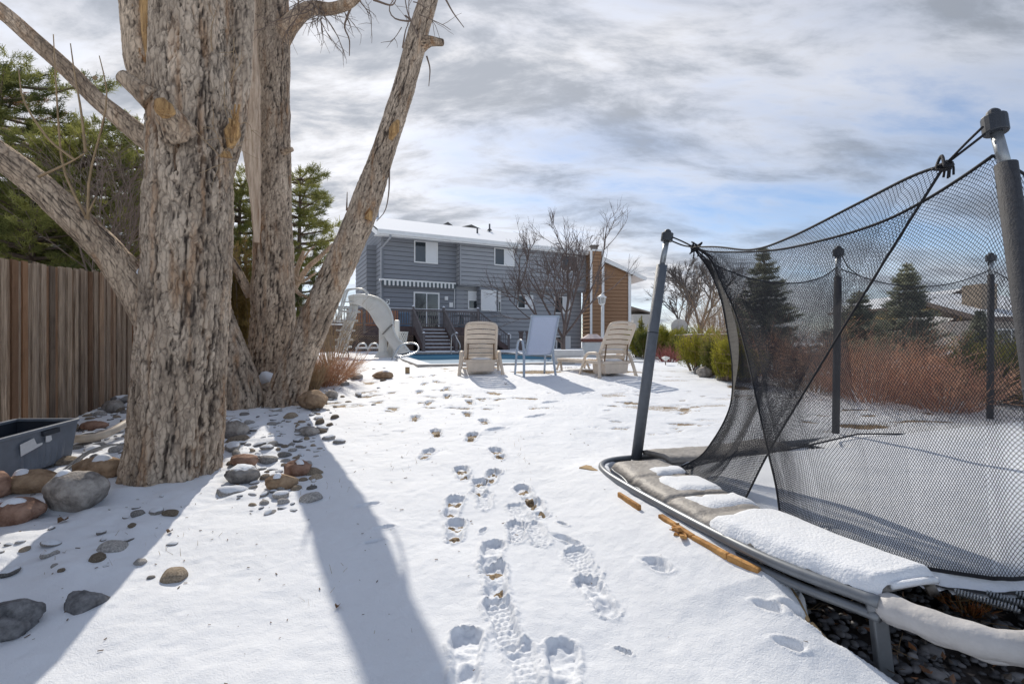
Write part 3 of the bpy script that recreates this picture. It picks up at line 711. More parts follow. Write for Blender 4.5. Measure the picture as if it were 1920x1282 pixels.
def foliage_mat(name, dark, light, trans=.0):
    m = mat(name, dark, .7, .1, .9, 0, spec=.2, col2=light, edge=(.40, .62), detail=8)
    attr_mix(m, 'dead', (.30, .16, .09), .5, .8)
    # thin needles let some of the light through
    N, L, b = nodes(m); tr = N.new('ShaderNodeBsdfTranslucent'); L.new(base_link(m), tr.inputs['Color'])
    mx = N.new('ShaderNodeMixShader'); mx.inputs[0].default_value = .35; L.new(b.outputs[0], mx.inputs[1]); L.new(tr.outputs[0], mx.inputs[2])
    L.new(mx.outputs[0], N['Material Output'].inputs['Surface'])
    return m
PINE = foliage_mat('pine_needles', (.09, .112, .038), (.46, .45, .14))
SPRUCE = foliage_mat('spruce_needles', (.18, .20, .15), (.46, .46, .33))
MUGO = foliage_mat('mugo_needles', (.18, .19, .025), (.62, .55, .09))
JUNIPER = foliage_mat('juniper_needles', (.07, .10, .03), (.36, .32, .08))
DRYGOLD = foliage_mat('dry_golden_needles', (.16, .11, .035), (.50, .35, .12))

def spray_points(path, n, rnd, spread):
    t = rnd.uniform(0, 1, n); i = np.minimum((t * (len(path) - 1)).astype(int), len(path) - 2); f = t * (len(path) - 1) - i
    return path[i] + (path[i + 1] - path[i]) * f[:, None] + rnd.normal(0, spread, (n, 3)), path[i + 1] - path[i]

def conifer(name, label, cat, loc, h, rad, material, rnd, kind='spruce', bare=.08, n_whorl=22, per=7, nl=.10, nw=.008, dens=150, group=None, trunk_r=.10, dead=.0, shape=1.0, lean=(0, 0)):
    t = empty(name, label, cat, loc, group); o = np.array(loc, float)
    tr = MB(); top = o + np.array((lean[0], lean[1], h))
    tr.tube([o - (0, 0, .2), o * .5 + top * .5 + (rnd.normal(0, .05), rnd.normal(0, .05), 0), top], [trunk_r, trunk_r * .6, .015], 8)
    Ps, Ds, dd = [], [], []
    for k in range(n_whorl):
        f = bare + (1 - bare) * (k + rnd.uniform(-.3, .3)) / n_whorl; f = min(max(f, bare), .985)
        z = h * f
        if kind == 'spruce': R = rad * (1 - f) ** shape + .05
        else: R = rad * (math.sin(PI * min(1, (1 - f) * 1.15 + .12)) ** .7) * rnd.uniform(.65, 1.1) + .1
        a0 = rnd.uniform(0, 6.28)
        for j in range(per):
            a = a0 + j * 2 * PI / per + rnd.uniform(-.35, .35); r = R * rnd.uniform(.5, 1.22)
            d = np.array((math.cos(a), math.sin(a), 0))
            up = (.12 if kind == 'spruce' else .45) * rnd.uniform(.4, 1.4)
            b0 = o + np.array((lean[0] * f, lean[1] * f, z)); b1 = b0 + d * r * .55 + (0, 0, r * (up * .2 - (.12 if kind == 'spruce' else 0))); b2 = b0 + d * r + (0, 0, r * up * .55)
            path = spline([b0, b1, b2], 7)
            tr.tube(path, np.linspace(.012 + .016 * r, .004, 7), 4, caps=False)
            subs = [path]
            for q in range(int(3 + r * 5)):
                s = rnd.uniform(.3, 1.0); i = min(int(s * 6), 5); c = path[i]
                sd_ = 1 if q % 2 else -1; e = np.array((-d[1], d[0], 0)) * sd_ * rnd.uniform(.5, 1) + d * .8 + (0, 0, rnd.uniform(-.1, .5 if kind != 'spruce' else .15))
                L_ = r * rnd.uniform(.18, .42) * (1.15 - s * .5)
                subs.append(np.array([c, c + e * L_ * .5, c + e * L_ + (0, 0, L_ * .12)]))
            isdead = rnd.uniform() < dead
            for sp in subs:
                Lp = np.linalg.norm(sp[-1] - sp[0]); n = int(dens * Lp) + (3 if kind == 'spruce' else 16)
                P, T = spray_points(np.asarray(sp) if kind == 'spruce' else np.asarray(sp)[len(sp) // 2 - (len(sp) > 3):], n, rnd, .012 + .02 * Lp if kind == 'spruce' else .022)
                T = T / (np.linalg.norm(T, axis=1)[:, None] + 1e-9)
                Ps.append(P); Ds.append(T * .75 + rnd.normal(0, .5 if kind == 'spruce' else .62, (n, 3)) + (0, 0, .18)); dd.append(np.full(n, 1.0 if isdead else 0.0))
    P = np.concatenate(Ps); Dn = np.concatenate(Ds); dv = np.repeat(np.concatenate(dd), 4)
    tr.build('trunk', TWIG, t, True)
    V, Fq = needle_quads(P, Dn, rnd.uniform(.6, 1.2, len(P)) * nl, nw, rnd)
    npmesh('crown', V, Fq, material, t, False, {'dead': dv})
    return t

def bush(name, label, cat, loc, w, h, material, rnd, n=5000, nl=.06, nw=.007, lobes=14, group=None, depth=None):
    """a dwarf conifer: upright candles on lobes"""
    t = empty(name, label, cat, loc, group); o = np.array(loc, float); depth = depth or w
    st = MB(); Ps, Ds = [], []
    for k in range(lobes):
        a = rnd.uniform(0, 6.28); q = math.sqrt(rnd.uniform(0, 1)) * .85
        tip = o + np.array((math.cos(a) * q * w / 2, math.sin(a) * q * depth / 2, h * rnd.uniform(.6, 1.05) * (1 - .35 * q * q)))
        root = o + np.array((math.cos(a) * q * w * .18, math.sin(a) * q * depth * .18, 0))
        path = spline([root, root * .45 + tip * .55 + (rnd.normal(0, .03), rnd.normal(0, .03), 0), tip], 8)
        st.tube(path, np.linspace(.014, .004, 8), 4, caps=False)
        subs = [path[2:]]
        for j in range(9):
            c = path[rnd.integers(1, 7)]; e = np.array((rnd.normal(0, .6), rnd.normal(0, .6), rnd.uniform(.2, 1))); subs.append(np.array([c, c + e * w * .10, c + e * w * .16 + (0, 0, .03)]))
        tot = sum(np.linalg.norm(s[-1] - s[0]) for s in subs)
        for s in subs:
            m_ = max(4, int(n / lobes * np.linalg.norm(s[-1] - s[0]) / tot))
            P, T = spray_points(np.asarray(s), m_, rnd, .014 + .012 * w); T = T / (np.linalg.norm(T, axis=1)[:, None] + 1e-9)
            Ps.append(P); Ds.append(T * .7 + rnd.normal(0, .55, (m_, 3)) + (0, 0, .3))
    P = np.concatenate(Ps); Dn = np.concatenate(Ds); P[:, 2] = np.maximum(P[:, 2], o[2] + .02)
    st.build('stem', TWIG, t, True)
    V, Fq = needle_quads(P, Dn, rnd.uniform(.6, 1.2, len(P)) * nl, nw, rnd)
    npmesh('foliage', V, Fq, material, t, False, {'dead': np.zeros(len(V))})
    return t

def bare_tree(name, label, cat, loc, h, rnd, material, stems=1, r0=.08, spread=.9, levels=4, group=None, crown=None, fork=.18, up=.35, kids=(4, 6), rmin=.006):
    t = empty(name, label, cat, loc, group); o = np.array(loc, float)
    tk = MB(); tw = MB(); br = MB()
    def grow_(p, d, ln, r, lev):
        n = 6; pts = [p]; dd = d / np.linalg.norm(d); dirs = []
        for i in range(n):
            dd = dd + rnd.normal(0, .09, 3) + np.array((0, 0, up * .12)); dd /= np.linalg.norm(dd)
            pts.append(pts[-1] + dd * ln / n); dirs.append(dd)
        mb = br if lev >= levels - 1 else tw
        mb.tube(pts, np.maximum(np.linspace(r, r * .45, n + 1), rmin * .6), 6 if lev >= levels - 1 else 4, caps=False)
        if lev <= 0: return
        for k in range(int(rnd.integers(kids[0], kids[1] + 1))):
            f = rnd.uniform(.22, 1.0); i = min(int(f * n), n - 1)
            a = rnd.uniform(0, 6.28); s1 = np.cross(dirs[i], (0, 0, 1.0)); s1 /= np.linalg.norm(s1) + 1e-9; s2 = np.cross(dirs[i], s1)
            nd = dirs[i] + (s1 * math.cos(a) + s2 * math.sin(a)) * rnd.uniform(.45, .95)
            grow_(pts[i] + (pts[i + 1] - pts[i]) * (f * n - i), nd, ln * rnd.uniform(.48, .78) * (1.1 - .35 * f), max(r * .55, rmin), lev - 1)
    hb = h * fork
    tk.tube([o - (0, 0, .2), o + (0, 0, hb * .5), o + (rnd.normal(0, .02), 0, hb)], [r0 * 1.15, r0, r0 * .9], 9)
    for k in range(stems):
        a = k * 2 * PI / stems + rnd.uniform(-.4, .4); s = spread * rnd.uniform(.35, 1) if stems > 1 else .08
        b = o + np.array((0, 0, hb * rnd.uniform(.55, 1.0)))
        grow_(b, np.array((math.cos(a) * s, math.sin(a) * s, 1.0)), (h - hb) * rnd.uniform(.55, .72), r0 * (.62 if stems > 1 else .9), levels)
    tk.build('trunk', material, t, True); br.build('branch', material, t, True); tw.build('twig', material, t, True)
    return t

def twig_bush(name, label, cat, loc, w, h, material, rnd, n=120, r=.006, group=None, depth=None, lev=1, droop=.0, up=1.0):
    t = MB(); o = np.array(loc, float); depth = depth or w
    for k in range(n):
        a = rnd.uniform(0, 6.28); q = math.sqrt(rnd.uniform(0, 1))
        s = o + np.array((math.cos(a) * q * w * .28, math.sin(a) * q * depth * .28, -.02))
        d = np.array((math.cos(a) * q * w * .55, math.sin(a) * q * depth * .55, h * up * rnd.uniform(.6, 1)))
        twigs(t, s, d, np.linalg.norm(d) * rnd.uniform(.8, 1.1), r, lev, rnd, droop, .35, (2, 3), 4, 3, .12)
    ob = t.build(name, material, None, True); return tag(ob, label, cat, group)
# ------------------------------------------------------------------ fence
FA = G(115, 794)[:2]; FD = np.array((-.32, 1.0)); FD /= np.linalg.norm(FD)
def fence():
    m = mat('weathered_planks', (.27, .19, .13), .9, .3, 9, .9, 30, stretch=(7, 7, .3), col2=(.66, .52, .40), spec=.1)
    attr_mix(m, 'tone', (.36, .17, .075), .3, 1.15); attr_mix(m, 'dark', (.075, .055, .045), .25, 1.25)
    rnd = np.random.default_rng(21); b = MB(); tone = []; dark = []
    nrm = np.array((FD[1], -FD[0])); s = -5.5; top = lambda y: 1.60 + base_z(0, y)
    b2 = MB(); k = 0
    while s < 24:
        wd = rnd.uniform(.05, .09); off = (.014 if k % 2 else 0) + rnd.uniform(-.004, .004); a = FA + FD * s; e = FA + FD * (s + wd + rnd.uniform(.001, .008))
        zt = float(top(a[1])) + rnd.uniform(-.014, .014); z0 = float(base_z(0, a[1])) - .12; th = .018; lean = rnd.uniform(-.006, .006)
        nz = 1; P = []
        for z in (z0, zt):
            q = lean if z == zt else 0
            P += [P2(a + nrm * off + FD * q, z), P2(e + nrm * off + FD * q, z), P2(e + nrm * (off - th) + FD * q, z), P2(a + nrm * (off - th) + FD * q, z)]
        b.hexa([P[i] for i in (0, 1, 2, 3, 4, 5, 6, 7)])
        tv = rnd.uniform(0, 1) ** 1.6; dv = rnd.uniform(0, 1) ** 3
        tone += [tv] * 8; dark += [min(1, dv + .25)] * 4 + [dv] * 4
        s += wd; k += 1
    f = b.build('wooden_fence', m, None, False, 0, {'tone': tone, 'dark': dark})
    tag(f, 'tall weathered brown and grey plank fence along the left of the rock bed', 'fence')
    r = MB()
    for h in (.35, 1.2):
        a = FA + FD * -5.5 - nrm * .05; e = FA + FD * 24 - nrm * .05
        for q in range(20):
            p = a + (e - a) * q / 20; p2 = a + (e - a) * (q + 1) / 20
            r.bar(P2(p, h + float(base_z(0, p[1]))), P2(p2, h + float(base_z(0, p2[1]))), .04, .09)
    r.build('rail', m, f, False, 0, {'tone': [0] * r.n, 'dark': [0] * r.n})
fence()

# ------------------------------------------------------------------ rocks
def rock_mesh(name, dims, seed, material, sub=4, rough=.16, flat=.0):
    bm = bmesh.new(); bmesh.ops.create_icosphere(bm, subdivisions=sub, radius=1.0)
    V = np.array([v.co for v in bm.verts]); rnd = np.random.default_rng(seed)
    d = V / np.linalg.norm(V, axis=1)[:, None]
    r = 1 + rough * 1.6 * fbm(d * 1.1 + seed * 3.1, 3, seed) + rough * .45 * fbm(d * 4 + seed, 3, seed + 2)
    for q in range(7):      # worn facets
        nn = rnd.normal(0, 1, 3); nn /= np.linalg.norm(nn); h = rnd.uniform(.72, .95); pr = (d * r[:, None]) @ nn
        r = np.where(pr > h, r * (1 - .85 * (1 - h / np.maximum(pr, h))), r)
    V = d * r[:, None] * np.array(dims) * .5
    for v, c in zip(bm.verts, V): v.co = c
    me = bpy.data.meshes.new(name); bm.to_mesh(me); bm.free()
    me.polygons.foreach_set('use_smooth', np.ones(len(me.polygons), bool)); me.materials.append(material); return me

def rockm(name, c, c2, snow=None, objvar=.0, scale=14):
    m = mat(name, c, .85, .3, scale, .5, 60, spec=.2, col2=c2, objvar=objvar)
    if snow: snow_on_top(m, snow, nscale=9)
    return m
R_GREY = rockm('grey_stone', (.20, .18, .165), (.50, .46, .42)); R_BROWN = rockm('red_brown_stone', (.20, .10, .065), (.42, .27, .20))
R_TAN = rockm('tan_stone', (.24, .15, .085), (.46, .33, .22)); R_DARK = rockm('dark_stone', (.075, .078, .085), (.30, .30, .31), objvar=.2, scale=22)
R_SNOWY = rockm('snowy_grey_stone', (.14, .13, .125), (.34, .32, .30), .80); R_COB = rockm('cobble', (.20, .195, .19), (.48, .455, .43), None, .5); R_COBT = rockm('tan_cobble', (.20, .155, .11), (.42, .35, .27), None, .45)
R_COBS = rockm('snowy_cobble', (.20, .19, .18), (.46, .43, .40), .56, .5)

def snow_pat(parent, c, rx, ry, h, seed, name='snow'):
    """a small lump of snow lying on something, centre c (world)"""
    n = 14; V = [np.array(c) + (0, 0, h)]; rings = 4; rnd = np.random.default_rng(seed)
    wob = 1 + .18 * np.sin(np.arange(n) * 2 * PI / n * 2 + rnd.uniform(0, 6)) + rnd.normal(0, .07, n)
    for r in range(1, rings + 1):
        q = r / rings
        for k in range(n):
            a = k * 2 * PI / n; V.append(np.array(c) + (math.cos(a) * rx * q * wob[k], math.sin(a) * ry * q * wob[k], h * (1 - q ** 2.6) - (.5 * h * q ** 5)))
    Fs = [(0, 1 + k, 1 + (k + 1) % n) for k in range(n)]
    for r in range(rings - 1):
        for k in range(n):
            a = 1 + r * n + k; b = 1 + r * n + (k + 1) % n; Fs.append((a, a + n, b + n, b))
    return npmesh(name, V, Fs, SNOW, parent, True)

def boulder(px, py, wpx, hpx, material, label, name='boulder', dep=.8, sink=.22, seed=None, rough=.16, rz=0, snow=None, tilt=0):
    """px,py: middle of the foot of the stone"""
    g = G(px, py); k = g[1] / F; w_, h_ = wpx * k * 1.08, hpx * k * (1 / (1 - sink)) * .95
    y = g[1] + w_ * dep * .35
    x = (px - CX) / F * y
    me = rock_mesh(name, (w_, w_ * dep, h_), seed or int(px * 7 + py), material, 4, rough)
    o = bpy.data.objects.new(name, me); link(o); z = float(ground_z(x, y)[0])
    o.location = (x, y, z + h_ * (.5 - sink)); o.rotation_euler = (0, tilt, rz); tag(o, label, 'rock')
    if snow:
        sx, sy, f = snow
        so_ = snow_pat(None, (0, 0, 0), sx * w_, sy * w_, .16 * h_, int(px)); so_.parent = o; so_.location = (f * w_, -.02, h_ * .40)
    return o

def rocks():
    boulder(146, 962, 106, 72, R_GREY, 'large rounded grey boulder with a dark crack beside the big trunk', seed=5, rough=.12, sink=.15, snow=(.16, .12, -.18))
    boulder(62, 926, 92, 40, R_TAN, 'wide flat grey tan boulder in front of the plastic tub', seed=6, dep=.7, snow=(.20, .14, -.15))
    boulder(32, 982, 80, 42, R_BROWN, 'reddish brown rock capped with snow at the left edge', seed=7, snow=(.24, .18, .02))
    boulder(-8, 938, 60, 44, R_BROWN, 'rough pinkish rock cut by the left edge of the photo', seed=8)
    boulder(188, 902, 82, 40, R_TAN, 'orange brown slab of rock behind the big trunk base', seed=9, rough=.2, dep=.5, snow=(.18, .12, .1))
    boulder(14, 1196, 120, 52, R_DARK, 'dark speckled rock low in the snow at the left edge', seed=10, rough=.3, dep=.7, sink=.42)
    boulder(158, 1146, 62, 30, R_DARK, 'small jagged dark rock alone at the edge of the trunk shadow', seed=11, rough=.36, sink=.42)
    boulder(456, 908, 60, 30, R_SNOWY, 'dark grey rock half under snow right of the big trunk', seed=12, rough=.2)
    boulder(528, 918, 58, 30, R_TAN, 'beige oval rock lying on the cobbles', seed=13, dep=.6, rz=.4, snow=(.15, .12, -.1))
    boulder(560, 892, 48, 28, R_BROWN, 'dark red brown rock just inside the leaning tree shadow', seed=14, snow=(.16, .12, .08))
    boulder(440, 818, 50, 34, R_GREY, 'round grey stone against the right side of the big trunk', seed=15, snow=(.2, .16, .05))
    boulder(458, 880, 50, 22, R_BROWN, 'low brown rock between the grey ones right of the big trunk', seed=16)
    boulder(588, 768, 54, 36, R_TAN, 'tan sandstone boulder at the foot of the leaning tree', seed=17, rough=.12, sink=.12)
    boulder(212, 775, 34, 24, R_GREY, 'pale grey wedge of rock against the fence', seed=18, rough=.22)
    boulder(176, 806, 42, 16, R_BROWN, 'flat brown rock near the fence behind the tub', seed=19)
    boulder(232, 762, 40, 16, R_SNOWY, 'low stone under snow at the foot of the fence', seed=20)
    boulder(720, 711, 36, 15, R_TAN, 'small brown rock in the open snow before the slide', seed=22, snow=(.16, .14, .1))
    boulder(622, 748, 26, 15, R_GREY, 'grey stone right of the tan boulder', seed=23)
    boulder(668, 712, 26, 11, R_GREY, 'little grey rock between the orange shrub and the open snow', seed=24)
    boulder(580, 815, 34, 17, R_GREY, 'smooth grey brown rock at the edge of the sunlit snow', seed=25)
    boulder(1322, 706, 30, 20, R_GREY, 'round grey rock at the foot of the yellow green shrubs', seed=26)
    boulder(1309, 700, 16, 14, R_SNOWY, 'small snowy rock at the foot of the yellow green shrubs', seed=27)
    boulder(1352, 712, 20, 10, R_SNOWY, 'flat snow capped rock under the yellow green shrubs', seed=28)
    # cobbles
    rnd = np.random.default_rng(5)
    meshes = [rock_mesh('cobble', (1, .78, .55), 100 + i, (R_COBS, R_COBT, R_COBS, R_COB)[i % 4], 3, .13) for i in range(9)]
    zones = [((432, 745, 600, 935), 135, .085), ((130, 745, 252, 872), 60, .10), ((0, 890, 330, 1080), 30, .062), ((600, 690, 740, 765), 26, .085), ((30, 1010, 190, 1090), 5, .06), ((430, 900, 610, 960), 14, .07), ((560, 740, 640, 830), 16, .10)]
    done = []
    for (x0, y0, x1, y1), cnt, med in zones:
        k = 0; tries = 0
        while k < cnt and tries < 3000:
            tries += 1; g = G(rnd.uniform(x0, x1), rnd.uniform(y0, y1)); x, y = g[0], g[1]
            if (x - FA[0]) * FD[1] - (y - FA[1]) * FD[0] < .06: continue
            s = min(.26, rnd.lognormal(math.log(med), .42))
            if any((x - a) ** 2 + (y - b) ** 2 < (.42 * (s + c)) ** 2 for a, b, c in done): continue
            done.append((x, y, s)); o = bpy.data.objects.new('cobble', meshes[int(rnd.integers(9))]); link(o)
            z = float(ground_z(x, y)[0]); o.scale = (s, s * rnd.uniform(.7, 1.1), s * rnd.uniform(.7, 1.1))
            o.location = (x, y, z + s * rnd.uniform(-.06, .11)); o.rotation_euler = (rnd.uniform(-.2, .2), rnd.uniform(-.2, .2), rnd.uniform(0, 6.28))
            tag(o, 'rounded river cobble half sunk in the snow of the rock bed', 'cobble', 'river cobbles in the rock bed'); k += 1
rocks()

# ------------------------------------------------------------------ plastic tub
def tub():
    Y = 4.1; tubm = mat('grey_plastic', (.16, .185, .225), .45, .18, 5, .1, 30, spec=.5); tubin = mat('dark_plastic', (.03, .037, .05), .5, .15, 5)
    lab = mat('white_sticker', (.72, .74, .76), .6, .08, 20)
    # corner points (px,py,Y): the near long side runs from (648/4.42..) towards the left
    c = G(146, 862); t = empty('storage_tub', 'dark grey ribbed plastic storage tub with white torn stickers lying by the fence', 'tub', (c[0], c[1], c[2]))
    br = D(143, 868, c[1]); 
    d1 = np.array((.03, -1, 0)); d1 /= np.linalg.norm(d1); d2 = np.array((-1, -.03, 0)) / np.linalg.norm((1, .03)); Lt, Wt, Ht = .66, .46, .285
    o = np.array((c[0], c[1], c[2] - .02))
    def T(u, v, z, taper=1.0):
        f = 1 - .10 * (1 - z / Ht)
        return o + d1 * (Lt / 2 + (u - Lt / 2) * f) + d2 * (Wt / 2 + (v - Wt / 2) * f) + (0, 0, z + .045 * (1 - u / Lt))
    m = MB()
    # near wall with ribs
    n = 40; V = []; 
    for j in range(9):
        z = Ht * j / 8
        for i in range(n + 1):
            u = Lt * i / n; rib = 0
            if z < Ht * .58 and Lt * .10 < u < Lt * .72: rib = .012 * (.5 + .5 * math.cos(u * 2 * PI / .055)) * sstep(Ht * .58, Ht * .42, z)
            V.append(T(u, -rib if z > 0 else 0, z))
    m.add(V, [(j * (n + 1) + i, j * (n + 1) + i + 1, (j + 1) * (n + 1) + i + 1, (j + 1) * (n + 1) + i) for j in range(8) for i in range(n)])
    def wall(a, b):
        m.add([T(*a, 0), T(*b, 0), T(*b, Ht), T(*a, Ht)], [(0, 1, 2, 3)])
    wall((0, 0), (0, Wt)); wall((Lt, 0), (Lt, Wt)); wall((0, Wt), (Lt, Wt))
    m.add([T(0, 0, .01), T(Lt, 0, .01), T(Lt, Wt, .01), T(0, Wt, .01)], [(0, 1, 2, 3)])
    m.build('body', tubm, t, False)
    ins = MB(); e = .008
    for a, b in (((e, e), (e, Wt - e)), ((Lt - e, e), (Lt - e, Wt - e)), ((e, Wt - e), (Lt - e, Wt - e)), ((e, e), (Lt - e, e))):
        ins.add([T(*a, .02), T(*b, .02), T(*b, Ht), T(*a, Ht)], [(0, 1, 2, 3)])
    ins.build('lining', tubin, t)
    r = MB()
    cs = [(0, 0), (Lt, 0), (Lt, Wt), (0, Wt)]
    for i in range(4):
        a, b = cs[i], cs[(i + 1) % 4]
        r.bar(T(*a, Ht + .004), T(*b, Ht + .004), .03, .022)
    r.build('rim', tubm, t, False, .004)
    h = MB(); h.bar(T(.17, -.012, Ht - .03), T(.30, -.012, Ht - .03), .02, .035); h.build('catch', tubin, t, False, .003)
    def stick(pts):
        s = MB(); k = len(pts); s.add([T(u, -.018, z) for u, z in pts], [tuple(range(k))]); s.build('sticker', lab, t)
    stick([(.28, Ht - .05), (.235, Ht - .055), (.225, Ht - .09), (.245, Ht - .10), (.275, Ht - .095)])
    stick([(.47, Ht - .06), (.37, Ht - .04), (.345, Ht - .09), (.30, Ht - .09), (.30, Ht - .105), (.46, Ht - .145)])
tub()

def small_yard():
    pvc = mat('cream_plastic', (.55, .47, .38), .5, .2, 8); 
    m = MB(); m.tube(spline([G(140, 836) + (0, 0, .06), G(190, 832) + (0, 0, .07), G(240, 815) + (0, 0, .12), G(262, 800) + (0, 0, .14)], 12), .034, 10)
    tag(m.build('drain_pipe', pvc, None, True), 'cream plastic drain pipe lying on the rocks behind the big trunk', 'pipe')
    hm = mat('grey_cable', (.34, .32, .29), .6, .1, 9)
    for off, lab in ((0, 'thin grey hose nearer the tub, lying over the snowy stones'), (7, 'thin pale hose beside the grey one, nearer the orange slab')):
        m = MB(); m.tube(spline([G(116 + off, 903) + (0, 0, .07), G(135 + off, 886) + (0, 0, .07), G(165 + off, 866) + (0, 0, .08), G(205 + off, 852) + (0, 0, .08), G(232, 848) + (0, 0, .06)], 16), .0075, 6)
        tag(m.build('hose', hm, None, True), lab, 'hose')
    # stake
    wm = mat('stake_wood', (.30, .22, .13), .9, .2, 20)
    c = G(764, 698); m = MB(); m.box(c[0] - .035, c[0] + .035, c[1] - .035, c[1] + .035, c[2] - .1, c[2] + .10)
    tag(m.build('stake', snow_on_top(wm, .7), None, False, .004), 'short square wooden stake poking out of the snow before the pool', 'stake')
    # fallen leaves on the open snow
    lm = mat('dead_leaf', (.16, .09, .045), .8, .4, 30); rnd = np.random.default_rng(8)
    for px, py, s, l in ((633, 1136, .016, 'tiny curled dark leaf alone on the sunlit snow'), (948, 719, .03, 'dark speck of leaf on the snow before the first chair'), (318, 998, .02, 'small dead leaf on the snow below the big trunk'), (118, 983, .03, 'orange brown leaf beside the grey cobbles'), (1318, 1040, .01, 'tiny leaf in the snow beside the timber edging')):
        c = G(px, py); z = float(ground_z(c[0], c[1])[0]) + .008; m = MB()
        P = [np.array((c[0], c[1], z)) + s * np.array((math.cos(a) * rnd.uniform(.6, 1), math.sin(a) * rnd.uniform(.6, 1), .5 * math.cos(2 * a) + .3)) for a in np.arange(7) * 2 * PI / 7]
        m.add(P + [np.array((c[0], c[1], z))], [(i, (i + 1) % 7, 7) for i in range(7)])
        tag(m.build('dead_leaf', lm), l, 'leaf')
    # sparse grass tips through the snow: uncountable
    gm = mat('dry_grass', (.20, .13, .06), .9, .4, 30, col2=(.42, .30, .14)); m = MB(); Ps = []
    for k in range(1900):
        if k < 700: x, y = rnd.uniform(-2.2, .2), rnd.uniform(1.7, 4.5)
        else:
            b = BARE[int(rnd.integers(len(BARE)))]; a = rnd.uniform(0, 6.28); q = math.sqrt(rnd.uniform(0, 1)) * .95; x, y = b[0] + b[2] * q * math.cos(a), b[1] + b[3] * q * math.sin(a)
        if inpoly(np.array([x]), np.array([y]), POOL)[0]: continue
        if k < 700 and vnoise(np.array([[x * 2.5, y * 2.5, 3.]]))[0] < .25: continue
        Ps.append((x, y))
    Ps = np.array(Ps); z = ground_z(Ps[:, 0], Ps[:, 1]) - .012; P = np.column_stack([Ps, z])
    Dn = np.column_stack([rnd.normal(0, .55, (len(P), 2)), np.full(len(P), .8)])
    V, Fq = needle_quads(P, Dn, rnd.uniform(.02, .055, len(P)), .0022, rnd)
    tag(npmesh('dry_grass', V, Fq, gm), 'sparse dry grass tips coming through the thin snow', 'grass', None, 'stuff')
small_yard()

def litter():
    rnd = np.random.default_rng(44); m = MB()
    lm = mat('bark_litter', (.13, .085, .055), .9, .4, 30)
    for k in range(420):
        if k < 260: x, y = rnd.normal(-2.0, .8), rnd.uniform(1.6, 5.6)
        else: x, y = rnd.uniform(-2.5, 1.2), rnd.uniform(1.5, 8.0)
        if inpoly(np.array([x]), np.array([y]), PIT)[0]: continue
        z = float(ground_z(x, y)[0]) + .004; s = rnd.uniform(.002, .007); a = rnd.uniform(0, 6.28); d = np.array((math.cos(a), math.sin(a), rnd.uniform(-.1, .2)))
        c = np.array((x, y, z)); m.bar(c - d * s * rnd.uniform(.8, 2.6), c + d * s, s * .6, s * .35)
    tag(m.build('bark_litter', lm), 'dark bark crumbs and twig bits sprinkled over the snow', 'litter', None, 'stuff')
litter()
# ------------------------------------------------------------------ the grey house
HA = np.array((.894, .447)); HA /= np.linalg.norm(HA); HN = np.array((HA[1], -HA[0])); C0 = D(716, 600, 28)[:2]
def H(t, o, z): p = C0 + HA * t + HN * o; return np.array((p[0], p[1], z))
def wpt(px, py, o=0.0):
    k = (px - CX) / F; Y = (C0 @ HN + o) / (k * HN[0] + HN[1]); P = np.array((k * Y, Y))
    return float((P - C0) @ HA), float(CAMH - (py - CY) / F * Y)
def hb(mb, t0, t1, o0, o1, z0, z1): return mb.box(t0, t1, o0, o1, z0, z1, H)

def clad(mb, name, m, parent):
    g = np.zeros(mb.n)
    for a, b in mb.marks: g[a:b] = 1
    return mb.build(name, m, parent, False, 0, {'groove_shade': g})

def siding(mb, A, B, z0, z1, nrm, h=.27, proud=.030, topfn=None):
    """lapped boards between ground points A and B (2-vectors), outward normal nrm"""
    A = np.array(A); B = np.array(B); nrm = np.array(nrm); n = max(1, int(round((z1 - z0) / h))); h = (z1 - z0) / n
    for i in range(n):
        za, zb = z0 + i * h, z0 + (i + 1) * h
        a0, b0 = A, B
        zg_ = za + .034
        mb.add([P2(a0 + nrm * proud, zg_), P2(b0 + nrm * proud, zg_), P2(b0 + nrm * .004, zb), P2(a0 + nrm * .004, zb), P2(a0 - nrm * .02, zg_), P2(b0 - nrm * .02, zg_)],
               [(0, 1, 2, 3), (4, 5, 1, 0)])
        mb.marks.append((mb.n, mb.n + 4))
        mb.add([P2(a0 + nrm * .001, za), P2(b0 + nrm * .001, za), P2(b0 + nrm * .001, zg_), P2(a0 + nrm * .001, zg_)], [(0, 1, 2, 3)])

